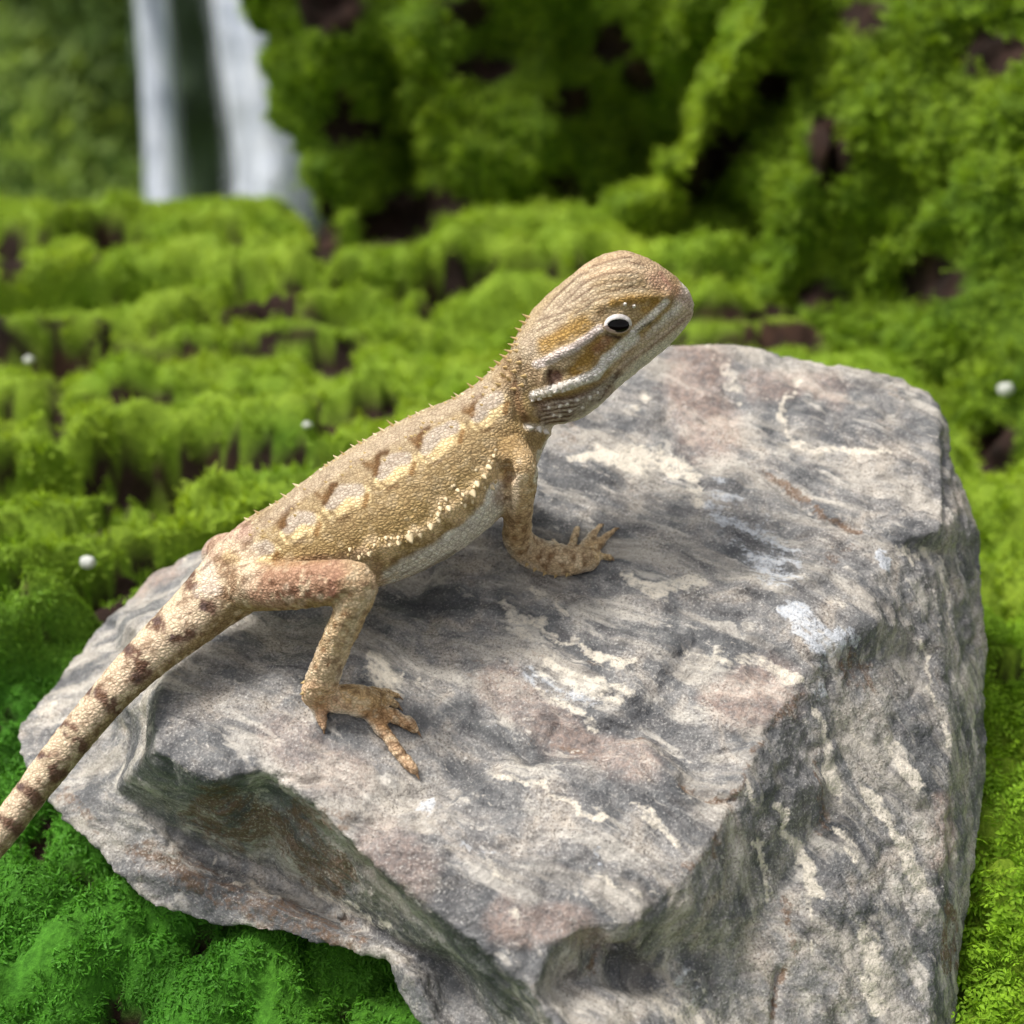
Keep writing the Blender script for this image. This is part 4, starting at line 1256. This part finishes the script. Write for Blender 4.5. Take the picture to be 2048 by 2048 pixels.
# ------------------------------------------------------------------ moss
def tuft(nbl, spread, curl, width, rng, levels=3, upright=.5):
    """blades of a little moss cushion: verts (unit size), faces, tip factor"""
    V_, F_, Tf = [], [], []
    for b in range(nbl):
        az = rng.uniform(0, 2 * math.pi)
        r0 = spread * math.sqrt(rng.random()) * .6
        base = np.array([r0 * math.cos(az), r0 * math.sin(az), -.15])
        out = az + rng.normal(0, .5)
        d = np.array([math.cos(out), math.sin(out), 0])
        tlt = rng.uniform(.05, 1.0) * (1 - upright) * 1.6
        L = rng.uniform(.6, 1.1)
        side = np.array([-d[1], d[0], 0]) * math.cos(rng.uniform(-1, 1)) + np.array([0, 0, .4]) * rng.uniform(-1, 1)
        p = base.copy(); ang = tlt
        i0 = len(V_)
        for k in range(levels):
            f = k / levels
            w = width * (1 - .45 * f)
            V_.append(p - side * w); V_.append(p + side * w)
            Tf += [f, f]
            p = p + (d * math.sin(ang) + np.array([0, 0, 1]) * math.cos(ang)) * L / levels
            ang += curl * rng.uniform(.2, 1.0)
        V_.append(p); Tf.append(1.0)
        for k in range(levels - 1):
            a = i0 + 2 * k
            F_ += [(a, a + 1, a + 3), (a, a + 3, a + 2)]
        a = i0 + 2 * (levels - 1)
        F_.append((a, a + 1, a + 2))
    return np.array(V_), np.array(F_), np.array(Tf)

def frond(rng, pairs=5, n=2):
    """feathery sprigs: a bending stem with leaflets both sides"""
    V_, F_, Tf = [], [], []
    for s in range(n):
        az = rng.uniform(0, 2 * math.pi)
        d = np.array([math.cos(az), math.sin(az), 0]); sd_ = np.array([-d[1], d[0], 0])
        ang = rng.uniform(.1, .8); p = np.array([0, 0, -.15]) + d * .15
        for k in range(pairs):
            stp = (d * math.sin(ang) + np.array([0, 0, 1]) * math.cos(ang))
            q = p + stp * 1.25 / pairs
            f = k / pairs
            ll = .42 * (1 - .6 * f)
            for sg in (-1, 1):
                tip = p + sd_ * sg * ll + stp * ll * .55 + np.array([0, 0, -.06])
                mid = p + sd_ * sg * ll * .5 + stp * (ll * .05)
                i0 = len(V_)
                V_ += [p, mid, tip, p + stp * .16 + sd_ * sg * ll * .3]
                Tf += [f, f, f, f]
                F_ += [(i0, i0 + 1, i0 + 2), (i0, i0 + 2, i0 + 3)]
            p = q; ang += rng.uniform(.05, .28)
    return np.array(V_), np.array(F_), np.array(Tf)

def sample_mesh(v_, f_, n_, rng, keep=None):
    a, b, c_ = v_[f_[:, 0]], v_[f_[:, 1]], v_[f_[:, 2]]
    cr = np.cross(b - a, c_ - a)
    ar = np.linalg.norm(cr, axis=1)
    if keep is not None: ar = ar * keep
    pick = rng.choice(len(f_), n_, p=ar / ar.sum())
    u, w = rng.random(n_), rng.random(n_)
    fl = u + w > 1
    u[fl], w[fl] = 1 - u[fl], 1 - w[fl]
    p = a[pick] + (b - a)[pick] * u[:, None] + (c_ - a)[pick] * w[:, None]
    nn = cr[pick] / np.maximum(np.linalg.norm(cr[pick], axis=1), 1e-12)[:, None]
    return p, nn

def build_moss(name, pts, nrm, size, tint, templates, mat, upw=.6, tipgain=.35):
    rng = np.random.default_rng(len(pts))
    VV, FF, CC = [], [], []
    off = 0
    which = rng.integers(0, len(templates), len(pts))
    for k, (tv_, tf_, tt_) in enumerate(templates):
        m = np.where(which == k)[0]
        if len(m) == 0: continue
        z = nrm[m] * (1 - upw) + np.array([0, 0, 1]) * upw + rng.normal(0, .18, (len(m), 3))
        z /= np.linalg.norm(z, axis=1)[:, None]
        rx = rng.normal(0, 1, (len(m), 3))
        x = rx - z * (rx * z).sum(1)[:, None]; x /= np.linalg.norm(x, axis=1)[:, None]
        y = np.cross(z, x)
        s = size[m][:, None, None]
        vv = pts[m][:, None, :] + s * (tv_[None, :, 0:1] * x[:, None, :] + tv_[None, :, 1:2] * y[:, None, :] + tv_[None, :, 2:3] * z[:, None, :])
        VV.append(vv.reshape(-1, 3))
        nvt = len(tv_)
        FF.append((tf_[None] + (np.arange(len(m)) * nvt)[:, None, None]).reshape(-1, 3) + off)
        off += nvt * len(m)
        cc = tint[m][:, None, :] * (1 + tipgain * (tt_[None, :, None] - .4) * np.array([1.25, 1.0, .7]))
        cc = cc * rng.uniform(.8, 1.2, (len(m), 1, 1))
        CC.append(np.clip(cc, 0, 1).reshape(-1, 3))
    me_ = mesh_np(name, np.concatenate(VV), np.concatenate(FF), False)
    set_col(me_, 'tint', np.concatenate(CC))
    return new_obj(name, me_, mat)

t = NT('moss_leaf')
c = t.attr('tint')
df = t.n('ShaderNodeBsdfPrincipled'); t.l(c, df.inputs['Base Color']); df.inputs['Roughness'].default_value = .6; df.inputs['Specular IOR Level'].default_value = .25
tr = t.n('ShaderNodeBsdfTranslucent'); t.l(t.mix(1.0, c, (1.15, 1.05, .5), 'MULTIPLY'), tr.inputs[0])
mx = t.n('ShaderNodeMixShader'); mx.inputs[0].default_value = .35
t.l(df.outputs[0], mx.inputs[1]); t.l(tr.outputs[0], mx.inputs[2]); t.l(mx.outputs[0], t.out.inputs[0])
M_moss = t.m

trng = np.random.default_rng(5)
T_soft = [tuft(10, .8, .5, .11, trng, 2, .4) for _ in range(8)]
T_fine = [tuft(14, 1.0, 1.9, .085, trng, 3, .2) for _ in range(10)]
T_frond = [frond(trng) for _ in range(7)]
gtri = np.concatenate([gf[:, [0, 1, 2]], gf[:, [0, 2, 3]]])
btri = np.concatenate([bf[:, [0, 1, 2]], bf[:, [0, 2, 3]]])
def tri_keep(v_, f_, margin=260, ymin=None, ymax=None):
    cc = v_[f_].mean(1)
    x, y, d = project(cc)
    k = (d > .05) & (x > -margin) & (x < 2048 + margin) & (y > -margin) & (y < 2048 + margin)
    if ymin is not None: k &= cc[:, 1] > ymin
    if ymax is not None: k &= cc[:, 1] <= ymax
    return k.astype(float)

def outside_rock(p, tol=.0015):
    near_ = (p[:, 0] > -.14) & (p[:, 0] < .15) & (p[:, 1] > -.11) & (p[:, 1] < .14) & (p[:, 2] < .1)
    keep = np.ones(len(p), bool)
    for i in np.where(near_)[0]:
        loc, nn, _, dist = ROCK.find_nearest(Vector(p[i]))
        if (Vector(p[i]) - loc).dot(nn) < tol:
            keep[i] = False
    return keep

# background steps
kp = tri_keep(gv, gtri, 300, .075, .62)
p, nn = sample_mesh(gv, gtri, 24000, RNG, kp)
ok = ~bare_mask(p) & ~near_gap(p) & outside_rock(p)
p, nn = p[ok], nn[ok]
sz = .0036 * (1 + .5 * fbm(p * 50, 2, 120)) * RNG.uniform(.7, 1.3, len(p))
mo = build_moss('moss', p, nn, sz, moss_tint(p), T_soft + T_frond[:3], M_moss, .45)
tag(mo, 'yellow green moss covering the soil steps behind the lizard', 'moss', kind='stuff')
# bank
px_b, py_b, dd_b = project(bq)
kp = tri_keep(bq, btri, 260)
p, nn = sample_mesh(bq, btri, 19000, RNG, kp)
nn = np.where(((nn * (CAM - p)).sum(1) < 0)[:, None], -nn, nn)
ok = ~bare_mask(p) & outside_rock(p) & (p[:, 2] > -.01)
p, nn = p[ok], nn[ok]
sz = .0046 * (1 + .5 * fbm(p * 50, 2, 121)) * RNG.uniform(.7, 1.35, len(p))
mo = build_moss('moss', p, nn, sz, moss_tint(p, .45), T_frond + T_soft[:2], M_moss, .25)
tag(mo, 'mid green feathery moss hanging on the steep bank', 'moss', kind='stuff')
# round the rock
kp = tri_keep(gv, gtri, 200, -.14, .075)
p, nn = sample_mesh(gv, gtri, 17000, RNG, kp)
ok = ~bare_mask(p) & ~near_gap(p) & outside_rock(p) & (p[:, 0] < .02)
pl, nl = p[ok], nn[ok]
sz = .0025 * RNG.uniform(.6, 1.3, len(pl))
mo = build_moss('moss', pl, nl, sz, moss_tint(pl), T_fine, M_moss, .15)
tag(mo, 'bright emerald curly moss at the foot of the rock under the tail', 'moss', kind='stuff')
p, nn = sample_mesh(gv, gtri, 13000, RNG, kp)
ok = ~bare_mask(p) & outside_rock(p) & (p[:, 0] >= .02)
pr, nr_ = p[ok], nn[ok]
sz = .0046 * RNG.uniform(.6, 1.3, len(pr))
mo = build_moss('moss', pr, nr_, sz, moss_tint(pr) * np.array([.86, 1.0, .8]), T_frond, M_moss, .6)
tag(mo, 'yellow green feathery moss between the rock and the bank', 'moss', kind='stuff')

# ------------------------------------------------------------------ gully: far slope plants, dark cliff, waterfall
kp = tri_keep(gv, gtri, 300, 2.4, 6.5)
p, nn = sample_mesh(gv, gtri, 7000, RNG, kp)
nz = fbm(p * 1.6, 3, 140) * .5 + .5
fold = np.sin((p[:, 0] * .8 + (p[:, 1] - 3) * 1.15) * 6.0 + fbm(p * np.array([1.5, 1.5, 0]), 2, 90)) * .5 + .5
tc = lin(172, 198, 112) * (fold * .8 + nz * .4)[:, None] + lin(66, 94, 48) * np.clip(1 - fold * .8 - nz * .4, 0, 1)[:, None]  # pale diagonal bands: hazy light put into the grass colour
sz = .06 * RNG.uniform(.6, 1.4, len(p))
mo = build_moss('grass', p, nn, sz, tc, [tuft(5, .9, .5, .16, trng, 2, .3) for _ in range(5)], M_moss, .5, .2)
tag(mo, 'soft green grass on the slope far behind the waterfall', 'grass', kind='stuff')

YW = 2.9
def far_x(px_, y_):
    return float((px_ - 1024) / 1024 * HALF)
def far_pt(px_, py_, y_):
    d = P(px_, py_, 1.0) - CAM
    return CAM + d * ((y_ - CAM[1]) / d[1])
# cliff of dark wet stone
cl = []
cxs, czs = np.linspace(0, 1, 60), np.linspace(0, 1, 50)
xl, xr = far_pt(262, 200, YW + .25)[0], far_pt(760, 200, YW + .25)[0]
CV = np.array([(xl + (xr - xl) * a, YW + .22, -1.3 + 2.2 * b) for b in czs for a in cxs])
CV[:, 1] += fbm(CV * 2.6, 4, 150) * .16 + np.abs(CV[:, 0] - (xl + xr) / 2) ** 2 * .8 + (CV[:, 2] + 1.3) * .12
idx = np.arange(len(CV)).reshape(50, 60)
cf_ = np.stack([idx[:-1, :-1].ravel(), idx[:-1, 1:].ravel(), idx[1:, 1:].ravel(), idx[1:, :-1].ravel()], 1)
cme = mesh_np('cliff', CV, cf_)
M_cliff = simple_mat('wet_stone', lin(62, 78, 54), .6, .3, 5, .5, .05)
cliff = new_obj('cliff', cme, M_cliff)
s = cliff.modifiers.new('s', 'SOLIDIFY'); s.thickness = .3; s.offset = -1
tag(cliff, 'dark wet stone face behind the waterfall', 'cliff', kind='structure')

t = NT('falling_water')
oc = t.coord()
mp = t.n('ShaderNodeMapping'); t.l(oc, mp.inputs[0]); mp.inputs['Scale'].default_value = (26, 26, 1.2)
st = t.noise(mp.outputs[0], 1.0, 4, .6)
wc = t.ramp(st, [(.3, lin(188, 198, 214)), (.65, lin(238, 242, 248))])
pb = t.n('ShaderNodeBsdfPrincipled'); t.l(wc, pb.inputs['Base Color']); pb.inputs['Roughness'].default_value = .35
t.l(t.bump(st, .4, .02), pb.inputs['Normal'])
tp_ = t.n('ShaderNodeBsdfTransparent')
mx = t.n('ShaderNodeMixShader')
t.l(t.math('MULTIPLY', t.sep(t.ramp(st, [(.28, .6), (.5, 1.)]))[0], t.sep(t.attr('edge'))[0]), mx.inputs[0]); t.l(tp_.outputs[0], mx.inputs[1]); t.l(pb.outputs[0], mx.inputs[2]); t.l(mx.outputs[0], t.out.inputs[0])
def stream(rows, y0, label):
    """photo rows: (py, left px, right px) -> a sheet of falling water with rounded, ribbed section"""
    r = resample(rows, 40)
    nx2 = 28
    V_ = []
    for py_, l_, r_ in r:
        yy_ = y0 - .22 * max(py_ + 100, 0) / 500
        a, b = far_pt(l_, py_, yy_), far_pt(r_, py_, yy_)
        for k in range(nx2):
            f = k / (nx2 - 1)
            q = a + (b - a) * f
            th = .06 * math.sin(math.pi * f)
            q = q + np.array([0, -th - .02 * math.sin(f * 23 + 1) * math.sin(math.pi * f), 0])
            V_.append(q)
    V_ = np.array(V_)
    V_[:, 1] += fbm(V_ * np.array([9, 9, 2.]), 3, 160) * .05
    idx = np.arange(len(V_)).reshape(40, nx2)
    f_ = np.stack([idx[:-1, :-1].ravel(), idx[:-1, 1:].ravel(), idx[1:, 1:].ravel(), idx[1:, :-1].ravel()], 1)
    m_ = mesh_np('waterfall', V_, f_)
    ed = np.tile(np.sin(np.pi * np.linspace(.01, .99, nx2)) ** 1.3, 40)
    set_col(m_, 'edge', np.stack([ed, ed, ed], 1))
    o = new_obj('waterfall', m_, t.m)
    s = o.modifiers.new('s', 'SOLIDIFY'); s.thickness = .03
    tag(o, label, 'waterfall', kind='structure')
stream([(-260, 304, 312), (-60, 308, 317), (100, 313, 325), (250, 320, 338), (400, 322, 356), (520, 324, 370)], YW, 'thin thread of white falling water beside the wide fall')
stream([(-260, 390, 560), (-60, 412, 572), (100, 440, 586), (250, 462, 604), (320, 464, 624), (400, 466, 628), (520, 468, 630)], YW - .06, 'wide white waterfall dropping behind the moss ridge')

# ------------------------------------------------------------------ white pebbles lying in the moss
def pebble(px_, py_, rpx, label, seed, z=.02):
    # where the line of sight meets ground or bank
    dvec = P(px_, py_, 1.0) - CAM; dvec /= np.linalg.norm(dvec)
    best = None
    for bvh in (GB, BB):
        h = bvh.ray_cast(Vector(CAM), Vector(dvec))
        if h[0] is not None and (best is None or h[3] < best[3]): best = h
    pos = np.array(best[0]); d = float((pos - CAM) @ CF)
    r = rpx * K(d)
    bm = bmesh.new()
    bmesh.ops.create_icosphere(bm, subdivisions=3, radius=1)
    co = np.array([q.co for q in bm.verts])
    co = co * (1 + fbm(co * 1.3 + seed * 7, 3, 170 + seed) * .35)[:, None] * np.array([1, .85, .8])
    for q, c_ in zip(bm.verts, co): q.co = c_ * r
    m_ = bpy.data.meshes.new('white_pebble'); bm.to_mesh(m_); bm.free()
    m_.polygons.foreach_set('use_smooth', [True] * len(m_.polygons))
    o = new_obj('white_pebble', m_, M_peb)
    o.location = pos - dvec * (r * .5 + .0035) + np.array([0, 0, r * .3])
    tag(o, label, 'pebble', 'white pebbles scattered in the moss')
GB = BVHTree.FromPolygons([Vector(q) for q in gv], [tuple(f) for f in gf])
BB = BVHTree.FromPolygons([Vector(q) for q in bq], [tuple(f) for f in bf])
M_peb = simple_mat('white_stone', lin(206, 208, 200), .7, .3, 500, .2, .0006)
pebble(175, 1128, 15, 'small white pebble in the moss beside the left end of the rock', 1)
pebble(614, 852, 9, 'tiny white pebble in the moss below the lizard back', 2)
pebble(2012, 782, 16, 'white pebble in the moss beyond the right corner of the rock', 3)
pebble(58, 722, 9, 'faint white pebble on the upper moss steps', 4)
